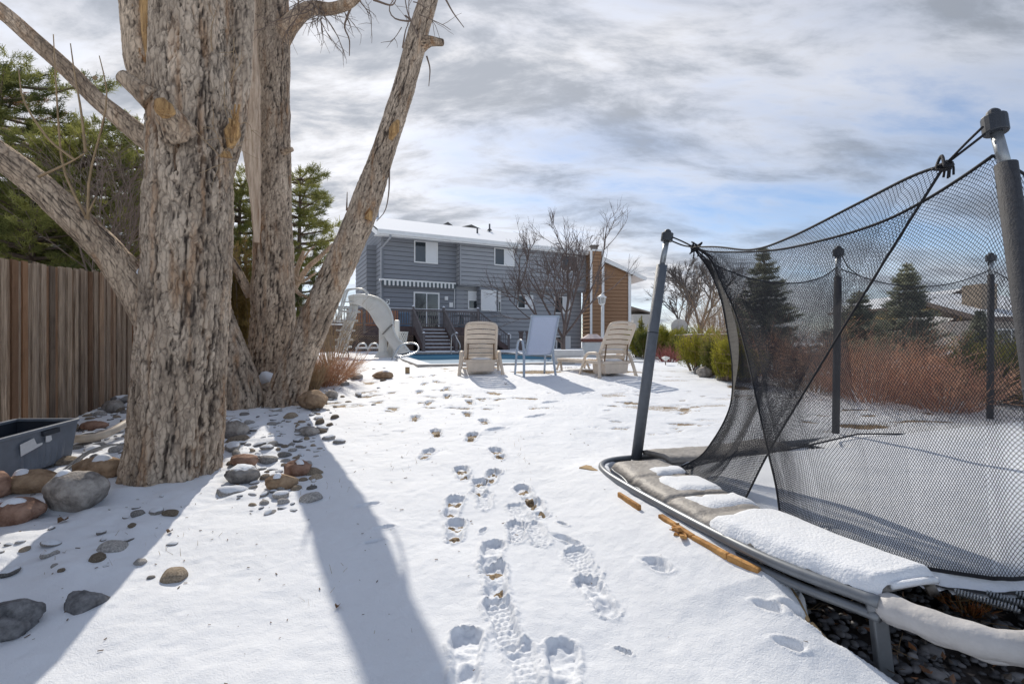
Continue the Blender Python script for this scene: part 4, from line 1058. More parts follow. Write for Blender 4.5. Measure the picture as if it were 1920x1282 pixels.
GLASS = mat('window_glass', (.025, .032, .04), .04, .3, .6, .02, .8, spec=.9); BLIND = mat('white_blind', (.78, .79, .80), .6, .05, .8)
TRIM = mat('white_trim', (.84, .84, .83), .5, .05, 3)
def window(parent, px0, py0, px1, py1, o, split='v', panes=('g', 'b'), name='window', fw=.07):
    t0, z1 = wpt(px0, py0, o); t1, _ = wpt(px1, py0, o); _, z0 = wpt(px0, py1, o); _, z1b = wpt(px1, py0, o); _, z0b = wpt(px1, py1, o)
    z1 = (z1 + z1b) / 2; z0 = (z0 + z0b) / 2; f = MB()
    hb(f, t0, t1, o + .032, o + .07, z1 - fw, z1); hb(f, t0, t1, o + .032, o + .085, z0, z0 + fw)
    hb(f, t0, t0 + fw, o + .032, o + .068, z0 + fw, z1 - fw); hb(f, t1 - fw, t1, o + .032, o + .068, z0 + fw, z1 - fw)
    tm, zm = (t0 + t1) / 2, (z0 + z1) / 2
    if split == 'v': hb(f, tm - .03, tm + .03, o + .032, o + .060, z0 + fw, z1 - fw); rc = [(t0 + fw, tm - .03, z0 + fw, z1 - fw), (tm + .03, t1 - fw, z0 + fw, z1 - fw)]
    elif split == 'h': hb(f, t0 + fw, t1 - fw, o + .032, o + .060, zm - .03, zm + .03); rc = [(t0 + fw, t1 - fw, zm + .03, z1 - fw), (t0 + fw, t1 - fw, z0 + fw, zm - .03)]
    else: rc = [(t0 + fw, t1 - fw, z0 + fw, z1 - fw)]
    fo = f.build(name, TRIM, parent)
    for r, k in zip(rc, panes):
        p = MB(); hb(p, r[0], r[1], o + .034, o + .048, r[2], r[3]); p.build('pane', GLASS if k == 'g' else BLIND, fo)

def house():
    SID = mat('grey_siding', (.265, .278, .305), .8, .07, 2.5, .15, 40, spec=.2, stretch=(1, 1, 4))
    SIDL = mat('hazed_grey_siding', (.37, .38, .40), .8, .07, 2.5, .15, 40, spec=.2, stretch=(1, 1, 4))  # haze over the right walls is put into this lighter siding colour
    for q_ in (SID, SIDL): attr_mix(q_, 'groove_shade', (.115, .12, .13), .4, .6)  # shade in the gaps between boards is painted into the recessed faces
    t = empty('grey_house', 'two storey grey house with lapped siding, striped awning and snowy roof', 'house', H(0, 0, .7))
    OV = .6; zg = .55
    te = wpt(1099, 500, OV)[0]; tm = wpt(862, 500, OV)[0]; ez = wpt(722, 436, OV + .45)[1]
    zo = (wpt(1050 / 4 + 600, 533, OV)[1] + wpt(1097, 547, OV)[1]) / 2
    w = MB()
    p = lambda t_, o_: H(t_, o_, 0)[:2]
    siding(w, p(0, 0), p(tm + .5, 0), zg, ez, HN)                        # left front
    siding(w, p(0, -9), p(0, 0), zg, ez, -HA)                            # left side
    ridge_o = -4.6; rz = ez + 2.1
    for k in range(9):                                                 # gable boards on the side
        f0, f1 = k / 9, (k + 1) / 9
        w.add([H(-.016, ridge_o + (4.6) * (1 - f0) - .0, ez + 2.05 * f0), H(-.016, ridge_o - 4.4 * (1 - f0), ez + 2.05 * f0), H(-.002, ridge_o - 4.4 * (1 - f1), ez + 2.05 * f1), H(-.002, ridge_o + 4.6 * (1 - f1), ez + 2.05 * f1)], [(0, 1, 2, 3)])
    hb(w, -.001, .09, .016, .045, zg, ez)                                # corner boards
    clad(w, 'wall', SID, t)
    # a shallow bump on the side wall
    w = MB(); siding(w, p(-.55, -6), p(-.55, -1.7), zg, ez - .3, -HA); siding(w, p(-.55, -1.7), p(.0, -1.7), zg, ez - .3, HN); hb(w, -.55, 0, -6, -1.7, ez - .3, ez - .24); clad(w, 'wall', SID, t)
    # upper right storey, standing proud
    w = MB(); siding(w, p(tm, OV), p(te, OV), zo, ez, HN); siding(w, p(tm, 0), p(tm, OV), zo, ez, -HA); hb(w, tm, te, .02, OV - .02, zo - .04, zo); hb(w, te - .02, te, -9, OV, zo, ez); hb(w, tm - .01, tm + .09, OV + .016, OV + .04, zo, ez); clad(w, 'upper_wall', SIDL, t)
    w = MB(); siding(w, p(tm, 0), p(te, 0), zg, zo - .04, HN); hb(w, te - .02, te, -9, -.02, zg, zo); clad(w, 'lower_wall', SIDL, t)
    # bay under the overhang
    tb0, tb1 = wpt(899, 560, .5)[0], wpt(931.5, 560, .5)[0]; zb = wpt(915, 588, .5)[1]
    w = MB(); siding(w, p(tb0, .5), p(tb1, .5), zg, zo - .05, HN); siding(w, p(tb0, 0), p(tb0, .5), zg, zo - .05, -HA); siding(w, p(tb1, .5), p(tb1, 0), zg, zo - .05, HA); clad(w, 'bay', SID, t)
    window(t, 776, 453, 820.5, 494, 0, 'v', 'gb'); window(t, 926, 466, 964, 499, OV, 'v', 'gb'); window(t, 1052, 479, 1083, 510, OV, 'v', 'gg')
    window(t, 877, 546, 895.5, 580, 0, 'h', 'bg'); window(t, 901.5, 544, 930, 583, .5, '', 'b'); window(t, 969, 553, 999, 579, 0, 'v', 'gb'); window(t, 1039, 556, 1070, 588, 0, 'v', 'gb'); window(t, 1042, 630, 1069, 661, 0, 'v', 'gb')
    window(t, 933.5, 546, 938.5, 584, 0, 'h', 'bg', fw=.04)
    window(t, 775, 548, 823.5, 616, 0, 'v', 'gg', name='patio_door', fw=.09)
    # roof with snow
    RS = snow_on_top(mat('roof_shingle', (.12, .115, .11), .9, .2, 12, .3, 30), .40, nscale=1.1)
    eo = OV + .45; r = MB(); tl, tr_ = -.45, te + .35
    for sgn in (1, -1):
        o1 = eo if sgn > 0 else 2 * ridge_o - eo
        P = [H(tl, o1, ez + .02), H(tr_, o1, ez + .02), H(tr_, ridge_o, rz), H(tl, ridge_o, rz)]
        r.hexa(P + [q + (0, 0, .16) for q in P])
    rf = r.build('roof', RS, t)
    # cross gable far to the right and a dormer on the ridge
    def gable(px, py, o_, wid, hgt, dep, nm):
        tt, zz = wpt(px, py, o_); g = MB(); A = [H(tt - wid, o_, zz - hgt), H(tt + wid, o_, zz - hgt), H(tt, o_, zz)]; Bk = [H(tt - wid, o_ - dep, zz - hgt), H(tt + wid, o_ - dep, zz - hgt), H(tt, o_ - dep, zz)]
        g.add(A + Bk, [(0, 1, 2), (0, 2, 5, 3), (1, 4, 5, 2), (3, 5, 4)]); return g.build(nm, RS, rf)
    gable(840, 416, ridge_o - .3, .9, .55, 4, 'dormer'); gable(884, 421, ridge_o - .5, 1.6, .5, 3.5, 'dormer'); gable(1045, 455, -.6, .9, .35, 1.2, 'dormer')
    PIPE = mat('vent_metal', (.10, .10, .11), .6, .1, 5)
    for px, py, o_, h_ in ((895, 441, -1.7, .5), (918, 429, -3.4, .35)):
        tt, zz = wpt(px, py, o_); v = MB(); c = H(tt, o_, zz); v.tube([c - (0, 0, .25), c + (0, 0, h_)], .06, 8); v.tube([c - (0, 0, .12), c - (0, 0, .0)], [.2, .08], 8); v.build('vent_pipe', PIPE, rf)
    tt, zz = wpt(703, 402, ridge_o); v = MB(); hb(v, tt - .3, tt + .22, ridge_o - .5, ridge_o + .2, rz - .5, zz + .35); v.build('chimney', SID, rf)
    # fascia, gutter, downspout
    g = MB(); hb(g, tl, tr_, eo, eo + .03, ez - .17, ez + .175); g.bar(H(tl - .02, eo, ez - .06), H(tl - .02, ridge_o, rz - .06), .05, .26); hb(g, tl, tr_, 0, eo, ez - .03, ez + .0); g.build('fascia', TRIM, t)
    g = MB(); hb(g, tl + .05, tr_ - .05, eo + .03, eo + .14, ez - .10, ez + .03); g.build('gutter', TRIM, t, False, .02)
    g = MB(); a = H(.25, eo + .08, ez - .1); g.tube([a, a - (0, 0, .18), H(-.06, .10, ez - .75), H(-.06, .10, 1.9)], .055, 8); g.build('downspout', SIDL, t)
    # awning, folded
    aw = MB(); t0, z1 = wpt(712, 521.5, .3); t1, z1b = wpt(855, 530, .3); z1 = (z1 + z1b) / 2
    hb(aw, t0, t1, .02, .32, z1 - .12, z1); a_o = aw.build('awning', TRIM, t, False, .02)
    WH = mat('awning_white', (.78, .78, .76), .8, .04, 5); GR = mat('awning_grey', (.10, .12, .13), .8, .06, 5)
    n = 37; st = (t1 - t0 - .15) / n
    for kk, mm in ((0, GR), (1, WH)):
        v = MB()
        for i in range(kk, n, 2):
            u = t0 + .12 + i * st; v.add([H(u, .33, z1 - .10), H(u + st, .33, z1 - .10), H(u + st, .34, z1 - .36), H(u + st * .5, .345, z1 - .40), H(u, .34, z1 - .36)], [(0, 4, 3, 2, 1)])
        v.build('valance', mm, a_o)
    # small fittings on the wall
    def fit(nm, px0, py0, px1, py1, mm, o_=0, d=.08):
        a, b = wpt(px0, py0, o_), wpt(px1, py1, o_); f = MB(); hb(f, a[0], b[0], o_ + .031, o_ + d, b[1], a[1]); return f.build(nm, mm, t, False, .012)
    fit('wall_lamp', 833, 556, 838.5, 563, TRIM, 0, .18); fit('notice', 842, 567, 849, 576, TRIM, 0, .05); fit('notice', 723.5, 561, 730.5, 571, TRIM, 0, .05); fit('meter_box', 949, 627, 957, 635, TRIM, 0, .12)
    mk = MB(); DK = mat('notice_print', (.05, .05, .06), .8, .05, 5)
    for (x0, y0, x1, y1) in ((724.3, 562, 726.3, 565), (727.5, 563, 729.5, 567), (725, 567, 728.5, 569)):
        a, b = wpt(x0, y0), wpt(x1, y1); hb(mk, a[0], b[0], .051, .054, b[1], a[1])
    mk.build('notice_print', DK, t)
    f = MB(); a = wpt(852, 532), wpt(851, 578); f.tube([H(a[0][0], .06, a[0][1]), H(a[1][0], .06, a[1][1])], .022, 6); f.build('awning_rod', TRIM, t)
house()

# ------------------------------------------------------------------ deck with stairs
def deck():
    DK = mat('dark_brown_timber', (.12, .085, .08), .85, .3, 6, .3, 40); DKR = mat('grey_brown_rail', (.17, .15, .15), .8, .2, 6)
    DS = snow_on_top(mat('snowy_dark_timber', (.14, .11, .105), .85, .3, 6), .55, nscale=1.6); LT = mat('lattice_brown', (.26, .19, .15), .85, .2, 6)
    RED = mat('red_brown_boards', (.60, .27, .15), .8, .3, 5, .2, 30, stretch=(8, 8, .5))
    t = empty('deck', 'raised dark brown timber deck with railing, lattice skirt and snowy stairs against the grey house', 'deck', H(1, 1.5, .7))
    FO = 3.3; zd = wpt(800, 612, FO)[1]; tL = wpt(596, 600, FO)[0]; tS0 = wpt(775, 600, FO)[0]; tS1 = wpt(832, 600, FO)[0]; tR = wpt(896, 600, FO)[0]
    f = MB(); hb(f, tL, tR, .03, FO, zd - .06, zd); f.build('floor', DS, t)
    f = MB(); hb(f, tL, tR, FO, FO + .05, zd - .48, zd - .02); hb(f, tR, tR + .05, .03, FO, zd - .48, zd - .02); f.build('fascia', DK, t)
    f = MB(); hb(f, tL, tR, FO - .5, FO - .45, .4, zd - .1); f.build('skirt_shade_sheet', mat('skirt_shadow', (.02, .016, .015), .9, .1, 4), t)  # dark sheet standing in for the shade under the deck
    # lattice
    f = MB(); z0, z1 = .66, zd - .5; s = .115
    def lat(ta, tb):
        Lw = tb - ta; hh = z1 - z0
        for sg in (1, -1):
            k = -hh
            while k < Lw:
                a = max(0, -k); b = min(hh, Lw - k)
                if b > a + .02:
                    q = lambda v: (ta + k + v, z0 + v) if sg > 0 else (tb - k - v, z0 + v)
                    A, B_ = q(a), q(b); f.bar(H(A[0], FO - .02 * sg, A[1]), H(B_[0], FO - .02 * sg, B_[1]), .035, .012, up=P2(HN, 0))
                k += s
        hb(f, ta, tb, FO - .03, FO + .02, z1 - .04, z1 + .03); hb(f, ta, tb, FO - .03, FO + .02, z0 - .06, z0)
    lat(wpt(648, 640, FO)[0], tS0); lat(tS1, tR); f.build('lattice', LT, t)
    f = MB(); hb(f, tL, wpt(648, 640, FO)[0], FO - .03, FO + .01, .6, zd - .5); f.build('skirt', LT, t)
    # railing sections
    hr = .92
    def rail(ta, tb, o, nm='railing', z=zd, par=t):
        r = MB(); hb(r, ta, tb, o - .06, o + .06, z + hr - .04, z + hr); hb(r, ta, tb, o - .03, o + .03, z + hr - .12, z + hr - .06); hb(r, ta, tb, o - .02, o + .02, z + .08, z + .14)
        n = int((tb - ta) / .125)
        for i in range(n):
            u = ta + (i + .5) * (tb - ta) / n; hb(r, u - .019, u + .019, o - .019, o + .019, z + .14, z + hr - .12)
        ro = r.build(nm, DKR, par); sn = MB(); hb(sn, ta, tb, o - .05, o + .05, z + hr, z + hr + .03); sn.build('snow', SNOW, ro, False, .01); return ro
    def post(u, o, z0, z1, cap=True):
        p_ = MB(); hb(p_, u - .055, u + .055, o - .055, o + .055, z0, z1); q = p_.build('post', DKR, t)
        c = MB(); c.add([H(u - .075, o - .075, z1), H(u + .075, o - .075, z1), H(u + .075, o + .075, z1), H(u - .075, o + .075, z1), H(u, o, z1 + .09)], [(0, 1, 2, 3), (0, 1, 4), (1, 2, 4), (2, 3, 4), (3, 0, 4)])
        c.build('post_cap', snow_on_top(mat('snowy_cap', (.14, .13, .13), .8, .1, 5), .3), q)
    tq = wpt(683, 600, FO)[0]
    rail(tL, tq, FO); rail(tq, tS0 - .05, FO); rail(tS1 + .05, tR, FO); rail(tS0 + .08, tS1 - .08, FO - .02, 'gate')
    for u in (tL, tq, tS0, tS1, tR): post(u, FO, zd - .4, zd + 1.05)
    # red brown panels seen through the railing: a wooden screen on the deck
    f = MB(); hb(f, wpt(650, 600, FO - .4)[0], wpt(746, 600, FO - .4)[0], FO - .42, FO - .38, zd + .0, zd + .82); f.build('wind_screen', RED, t)
    # front stairs
    n = 7; run = .27; h_ = (zd - .72) / n
    sa, sb = tS0 + .06, tS1 - .02
    for i in range(n):
        z = zd - h_ * (i + 1) + (.0); o0 = FO + .05 + run * i
        s_ = MB(); hb(s_, sa, sb, o0, o0 + run + .02, z - .05 + 0, z); hb(s_, sa, sb, o0 - .0, o0 + .02, z, z + h_ - .05)
        so_ = s_.build('step', DS, t); sn = MB(); hb(sn, sa + .02, sb - .02, o0 + .03, o0 + run + .015, z, z + .04); sn.build('snow', SNOW, so_, False, .012)
    b0, b1 = H(0, FO + .05, 0), H(0, FO + .05 + run * n, 0)
    for u in (sa - .05, sb + .05):
        g = MB(); g.bar(H(u, FO + .05, zd - .15), H(u, FO + .05 + run * n, .72 + .05), .05, .30); g.build('stringer', DK, t)
        g = MB(); A = H(u, FO + .05, zd + hr - .03); B_ = H(u, FO + .05 + run * n, .72 + hr - .08); g.bar(A, B_, .09, .05); 
        for i in range(15):
            q = (i + .5) / 15; c = A + (B_ - A) * q; g.bar(c - (0, 0, .80), c, .035)
        g.build('stair_railing', DKR, t); post(u, FO + .05 + run * n, .6, .72 + hr + .0)
    # side stairs going down to the right
    n2 = 7; r2 = .27
    for i in range(n2):
        z = zd - h_ * (i + 1); s_ = MB(); hb(s_, tR + .05 + r2 * i, tR + .07 + r2 * (i + 1), FO - 1.2, FO - .05, z - .05, z); hb(s_, tR + .05 + r2 * i, tR + .07 + r2 * i, FO - 1.2, FO - .05, z, z + h_ - .05); s_.build('step', DS, t)
    for o_ in (FO, FO - 1.25):
        g = MB(); g.bar(H(tR + .05, o_, zd - .15), H(tR + .05 + r2 * n2, o_, .77), .05, .3); g.build('stringer', DK, t)
        g = MB(); A = H(tR + .05, o_, zd + hr - .03); B_ = H(tR + .05 + r2 * n2, o_, .72 + hr - .08); g.bar(A, B_, .09, .05)
        for i in range(15):
            q = (i + .5) / 15; c = A + (B_ - A) * q; g.bar(c - (0, 0, .80), c, .035)
        g.build('stair_railing', DKR, t); post(tR + .05 + r2 * n2, o_, .6, .72 + hr)
    # low fence posts right of the side stairs
    for px in (977, 990):
        c = G(px, 655); c = D(px, 645, 26.5); m = MB(); m.box(c[0] - .11, c[0] + .11, c[1] - .1, c[1] + .1, .6, CAMH + 17 / 900 * 26.5); m.box(c[0] - .15, c[0] + .15, c[1] - .14, c[1] + .14, CAMH + 17 / 900 * 26.5, CAMH + 20 / 900 * 26.5)
        tag(m.build('gate_post', DS), ('left' if px < 980 else 'right') + ' one of two short dark timber posts behind the blue chair', 'post', 'short dark gate posts')
    # things on the deck
    bl = mat('blue_cover', (.16, .25, .36), .6, .2, 4); c = wpt(757, 600, FO - .6)[0]; m = MB(); hb(m, c - .5, c + .35, FO - 1.3, FO - .6, zd, zd + .78)
    m2 = m.build('grill_cover', bl, None, False, .08); tag(m2, 'pale blue covered grill behind the deck railing left of the stairs', 'grill')
    wm = mat('wicker', (.14, .17, .19), .7, .3, 12); tk = empty('patio_table', 'round patio table with chairs pushed in behind the right deck railing', 'table', H(wpt(865, 600, FO - 1.4)[0], FO - 1.4, zd))
    ct = wpt(865, 600, FO - 1.4)[0]; m = MB(); m.tube([H(ct, FO - 1.4, zd + .70), H(ct, FO - 1.4, zd + .74)], .6, 20); m.build('tabletop', wm, tk); m = MB(); m.tube([H(ct, FO - 1.4, zd), H(ct, FO - 1.4, zd + .7)], [.25, .06], 10); m.build('leg', wm, tk)
deck()

# ------------------------------------------------------------------ the brown neighbour house
def brown_house():
    BR = mat('brown_siding', (.34, .20, .115), .8, .1, 3, .15, 40, stretch=(1, 1, 4)); a = np.array((.985, .17)); n = np.array((.17, -.985)); O = D(1101, 640, 33.5)[:2]
    def W(u, o, z): q = O + a * u + n * o; return np.array((q[0], q[1], z))
    def wp(px, py, o=0):
        k = (px - CX) / F; Y = (O @ n + o) / (k * n[0] + n[1]); P = np.array((k * Y, Y)); return float((P - O) @ a), float(CAMH - (py - CY) / F * Y)
    attr_mix(BR, 'groove_shade', (.17, .09, .045), .4, .6)  # shade of the board gaps painted in, as on the grey house
    t = empty('brown_house', 'brown sided house with a tall boxed chimney and white corner trim', 'house', W(0, 0, .8))
    def b(m, u0, u1, o0, o1, z0, z1): return m.box(u0, u1, o0, o1, z0, z1, W)
    zc = wp(1115, 471, .7)[1]; uc = wp(1131, 500, .7)[0]; ue = wp(1181, 500)[0]; ze = wp(1181, 511)[1]; zw = wp(1131, 490)[1]
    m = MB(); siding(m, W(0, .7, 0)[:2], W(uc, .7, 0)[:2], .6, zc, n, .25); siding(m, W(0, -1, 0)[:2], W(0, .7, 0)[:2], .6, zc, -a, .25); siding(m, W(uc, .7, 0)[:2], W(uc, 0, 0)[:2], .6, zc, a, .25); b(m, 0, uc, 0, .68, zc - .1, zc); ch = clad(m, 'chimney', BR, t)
    m = MB(); c = W(uc * .42, .35, zc); m.box(-.22, .22, -.22, .22, 0, .38, lambda x, y, z: c + (x, y, z)); m.box(-.3, .3, -.3, .3, .38, .45, lambda x, y, z: c + (x, y, z)); m.build('flue_cap', mat('flue', (.2, .18, .16), .6, .2, 5), ch)
    m = MB(); siding(m, W(uc - .1, 0, 0)[:2], W(ue, 0, 0)[:2], .6, ze, n, .25)
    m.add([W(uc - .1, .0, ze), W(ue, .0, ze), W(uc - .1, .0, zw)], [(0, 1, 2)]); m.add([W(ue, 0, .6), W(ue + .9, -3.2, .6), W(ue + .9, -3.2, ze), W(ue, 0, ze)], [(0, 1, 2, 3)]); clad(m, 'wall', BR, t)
    for q_ in ((-.05, .10, .72, .78, .6, zc + .05), (uc - .12, uc + .05, .72, .78, .6, zc + .08), (ue - .14, ue + .06, .02, .09, .6, ze), (ue + .75, ue + .92, -3.1, -3.0, .6, ze - .1), (.10, uc - .12, .73, .80, zc, zc + .12)):
        m = MB(); b(m, *q_); m.build('corner_trim', TRIM, t)
    RF = snow_on_top(mat('brown_house_roof', (.16, .13, .11), .9, .2, 8), .42, nscale=1.2); ur = wp(1208, 523)[0]; zr = wp(1208, 524)[1]; sl_ = (zw + .15 - zr) / (ur - uc)
    m = MB(); u0 = uc + .02; P = [W(u0, .35, zw + .2), W(ur, .35, zr), W(ur, -8, zr), W(u0, -8, zw + .2)]; m.hexa([p_ - (0, 0, .02) for p_ in P] + [p_ + (0, 0, .10) for p_ in P]); m.build('roof', RF, t)
    m = MB(); m.bar(W(uc + .05, .38, zw + .10), W(ur, .38, zr - .02), .05, .24); m.add([W(ue, .3, ze + .0), W(ur, .3, zr - .08), W(ur, -7, zr - .08), W(ue, -7, ze)], [(0, 1, 2, 3)]); m.build('fascia', TRIM, t)
    # the low pale house beyond
    t2 = empty('far_house', 'small pale house far off behind the dark cypress', 'house', D(1212, 620, 60)); PW_ = mat('pale_wall', (.42, .40, .37), .8, .1, 3)
    A = D(1188, 580, 60); B_ = D(1230, 580, 60); m = MB(); m.box(A[0], B_[0], 60, 66, .5, CAMH + 52 / 900 * 60); m.build('wall', PW_, t2)
    m = MB(); zt = CAMH; m.hexa([D(1180, 576, 60), D(1234, 592, 60), D(1234, 592, 60) + (0, 8, 0), D(1180, 576, 60) + (0, 8, 0), D(1180, 573, 60), D(1234, 589, 60), D(1234, 589, 60) + (0, 8, 0), D(1180, 573, 60) + (0, 8, 0)]); m.build('roof', RF, t2)
    rnd = np.random.default_rng(77)
    bush('cypress', 'narrow dark cypress in front of the far pale house', 'shrub', (D(1202, 620, 40)[0], 40, .7), .7, CAMH + 52 / 900 * 40 - .7, JUNIPER, rnd, 3500, .14, .02, 10)
brown_house()
# ------------------------------------------------------------------ pool slide, rails, hoop, furniture
PLAST = mat('white_fibreglass', (.72, .72, .70), .4, .10, 2.2, .05, 20, spec=.45); STEEL = mat('painted_tube', (.62, .63, .63), .35, .1, 6, metal=.25); CHROME = mat('steel_tube', (.55, .56, .57), .25, .08, 6, metal=.8)
def slide():
    Y = 15.3; t = empty('pool_slide', 'white curved fibreglass water slide with ladder standing at the pool edge', 'water slide', G(719, 671))
    top = [(655, 556), (663, 554), (680, 553), (695, 555), (706, 558), (716, 563), (724, 570), (729, 577), (733, 586), (735.5, 596), (737, 615), (740, 625), (744, 633), (756, 645), (768, 659)]
    bot = [(655, 569), (663, 569.5), (676, 572), (684, 577), (690, 582), (696, 591), (701, 600), (706, 608), (711, 615), (717, 624), (724, 634), (730, 643), (736, 651), (741, 657), (747, 664)]
    Tp = lambda pts, d: spline([D(a, b_, Y + d - .5 * i / len(pts)) for i, (a, b_) in enumerate(pts)], 48)
    a0, b0 = Tp(top, -.30), Tp(bot, -.22); a1, b1 = Tp(top, .30), Tp(bot, .22)
    n = 48; rows = []
    for i in range(n):
        prof = [a0[i], a0[i] * .6 + b0[i] * .4 + (0, -.015, 0), a0[i] * .22 + b0[i] * .78 + (0, -.01, 0), b0[i], b0[i] * .5 + b1[i] * .5 - (0, 0, .03), b1[i], a1[i] * .22 + b1[i] * .78 + (0, .01, 0), a1[i] * .6 + b1[i] * .4 + (0, .015, 0), a1[i]]
        rows.append(prof)
    V = np.array(rows).reshape(-1, 3); k = 9; Fs = [(i * k + j, i * k + j + 1, (i + 1) * k + j + 1, (i + 1) * k + j) for i in range(n - 1) for j in range(k - 1)]
    o = npmesh('runway', V, Fs, PLAST, t, True); sm = o.modifiers.new('thick', 'SOLIDIFY'); sm.thickness = .035
    m = MB(); m.tube(a0, .035, 8); m.tube(a1, .035, 8); m.build('runway_lip', PLAST, o, True)
    m = MB()
    for i in (30, 31): pass
    j0 = 31; m.tube([a0[j0] - (0, .04, 0), a0[j0] * .5 + b0[j0] * .5 - (0, .05, 0), b0[j0] - (0, .04, .02)], .022, 6); m.build('joint_strap', mat('grey_strap', (.22, .21, .19), .6, .1, 5), o, True)
    # pillar
    m = MB(); c = D(718, 671, 15.1); z1 = D(718, 600, 15.1)[2]; zb = c[2] - .03
    for (z, s) in ((zb, .20), ):
        pass
    pr = [(zb, .27), (zb + .10, .22), (zb + .25, .125), (zb + .5, .11), (z1, .11)]
    V = []
    for z, s in pr:
        for q in range(8):
            an = q * PI / 4 + PI / 8; V.append((c[0] + s * 1.15 * math.cos(an), c[1] + s * math.sin(an), z))
    m.add(V, [(i * 8 + q, i * 8 + (q + 1) % 8, (i + 1) * 8 + (q + 1) % 8, (i + 1) * 8 + q) for i in range(4) for q in range(8)]); m.build('pillar', PLAST, t)
    # lower foot of the runway
    m = MB(); V = [D(729, 640, 15.2), D(737, 655, 15.1), D(738, 671, 15.1), D(722, 671, 15.1)]; m.hexa(V + [v + (0, .4, 0) for v in V]); m.build('foot', PLAST, t, False, .02)
    # ladder column and steps
    m = MB(); col = [D(664, 571, Y), D(660, 590, Y), D(652, 612, Y), D(644, 640, Y), D(639, 661, Y)]; m.tube(spline(col, 14), np.linspace(.14, .20, 14), 8); m.build('ladder_column', PLAST, t, True)
    for (px, py) in ((659, 584), (654.5, 601), (649, 619.5), (645, 637), (642.5, 650)):
        s = MB(); c = D(px, py, Y - .05); s.box(c[0] - .24, c[0] + .22, c[1] - .25, c[1] + .25, c[2] - .03, c[2] + .03); s.build('step', snow_on_top(mat('snowy_step', (.55, .55, .54), .5, .1, 5), .7), t, False, .02)
    s = MB(); c = D(672, 556, Y); s.box(c[0] - .25, c[0] + .35, c[1] - .26, c[1] + .26, c[2] - .12, c[2] + .02); s.build('seat', PLAST, t, False, .04)
    for d in (-.30, .28):
        m = MB(); sh = 0 if d < 0 else 4
        m.tube(spline([D(642 + sh, 603, Y + d), D(633 + sh, 600, Y + d), D(634 + sh, 592, Y + d), D(640 + sh, 572, Y + d), D(647 + sh, 548, Y + d), D(655 + sh, 542.5, Y + d), D(678, 542, Y + d), D(690, 550, Y + d), D(692, 558, Y + d)], 40), .03, 8)
        for (pa, pb) in (((636, 582), (660, 584)), ((640, 566), (662, 566))): m.tube([D(pa[0] + sh, pa[1], Y + d), D(pb[0], pb[1], Y + d)], .02, 6)
        m.build('handrail', STEEL, t, True)
    m = MB(); m.tube(spline([D(645, 655, Y - .3), D(652, 660, Y - .3), D(654, 672, Y - .35)], 8), .018, 6); m.build('water_hose', mat('black_hose', (.03, .03, .03), .6, .1, 5), t, True)
    tr = MB(); c0 = D(697, 572, Y - .34); tr.bar(D(692, 571, Y - .36), D(699, 565, Y - .36), .03, .02); tr.build('latch', mat('grey_latch', (.25, .24, .2), .6, .1, 5), t)
slide()

def rails():
    def rail(pts, label, nm='grab_rail', r=.026):
        c = D(*pts[0]); m = MB(); m.tube(spline([D(*p) for p in pts], 36), r, 8); m.tube([D(*pts[0]) - (0, 0, .05), D(*pts[0]) + (0, 0, .02)], .06, 10); m.tube([D(*pts[-1]) - (0, 0, .05), D(*pts[-1]) + (0, 0, .02)], .06, 10)
        tag(m.build(nm, CHROME, None, True), label, 'handrail')
    rail([(734, 676, 13.6), (744, 657, 13.7), (752, 647, 13.8), (768, 643, 13.9), (780, 645, 13.7), (785, 652, 13.5), (781, 660, 13.3), (765, 666, 13.1), (748, 670, 12.9), (742, 677, 12.9)], 'bent white pool grab rail at the foot of the slide')
    rail([(845.5, 660, 22.5), (846.5, 632, 22.5), (849, 627, 22.4), (853, 627, 22.2), (858, 637, 21.6), (862.5, 646, 21.4), (862.5, 658, 21.4)], 'slim steel handrail at the far pool steps behind the first chair')
rails()

def hoop():
    t = empty('basketball_hoop', 'white poolside basketball hoop with hanging net beside the slide', 'basketball hoop', G(744, 662))
    Y = 16.2; W_ = PLAST
    m = MB(); a = D(739, 600, Y); b = D(748.5, 640, Y); m.box(a[0], b[0], Y, Y + .12, b[2], a[2]); m.build('backboard', W_, t, False, .03)
    m = MB(); c = D(744, 662, Y); m.tube([D(743, 640, Y + .1), D(742, 662, Y + .15) - (0, 0, .1)], .06, 8); m.build('post', W_, t, True)
    m = MB(); cc = D(757, 622.5, Y); R0 = .145; an = np.linspace(0, 2 * PI, 25); m.tube([cc + np.array((math.cos(q) * R0, math.sin(q) * R0, 0)) for q in an], .014, 6, caps=False); m.bar(D(748, 622.5, Y + .05), D(750, 622.5, Y + .05), .05); m.build('rim', W_, t, True)
    m = MB(); k = 10
    for s in (1, -1):
        for i in range(k):
            pts = []
            for q in range(7):
                f = q / 6; ang = 2 * PI * i / k + s * f * 1.6; r = R0 * (1 - .42 * f ** .8); pts.append(cc + np.array((math.cos(ang) * r, math.sin(ang) * r, -.38 * f)))
            m.tube(pts, .008, 4, caps=False)
    m.build('net', mat('white_cord', (.7, .7, .68), .8, .05, 5), t)
hoop()

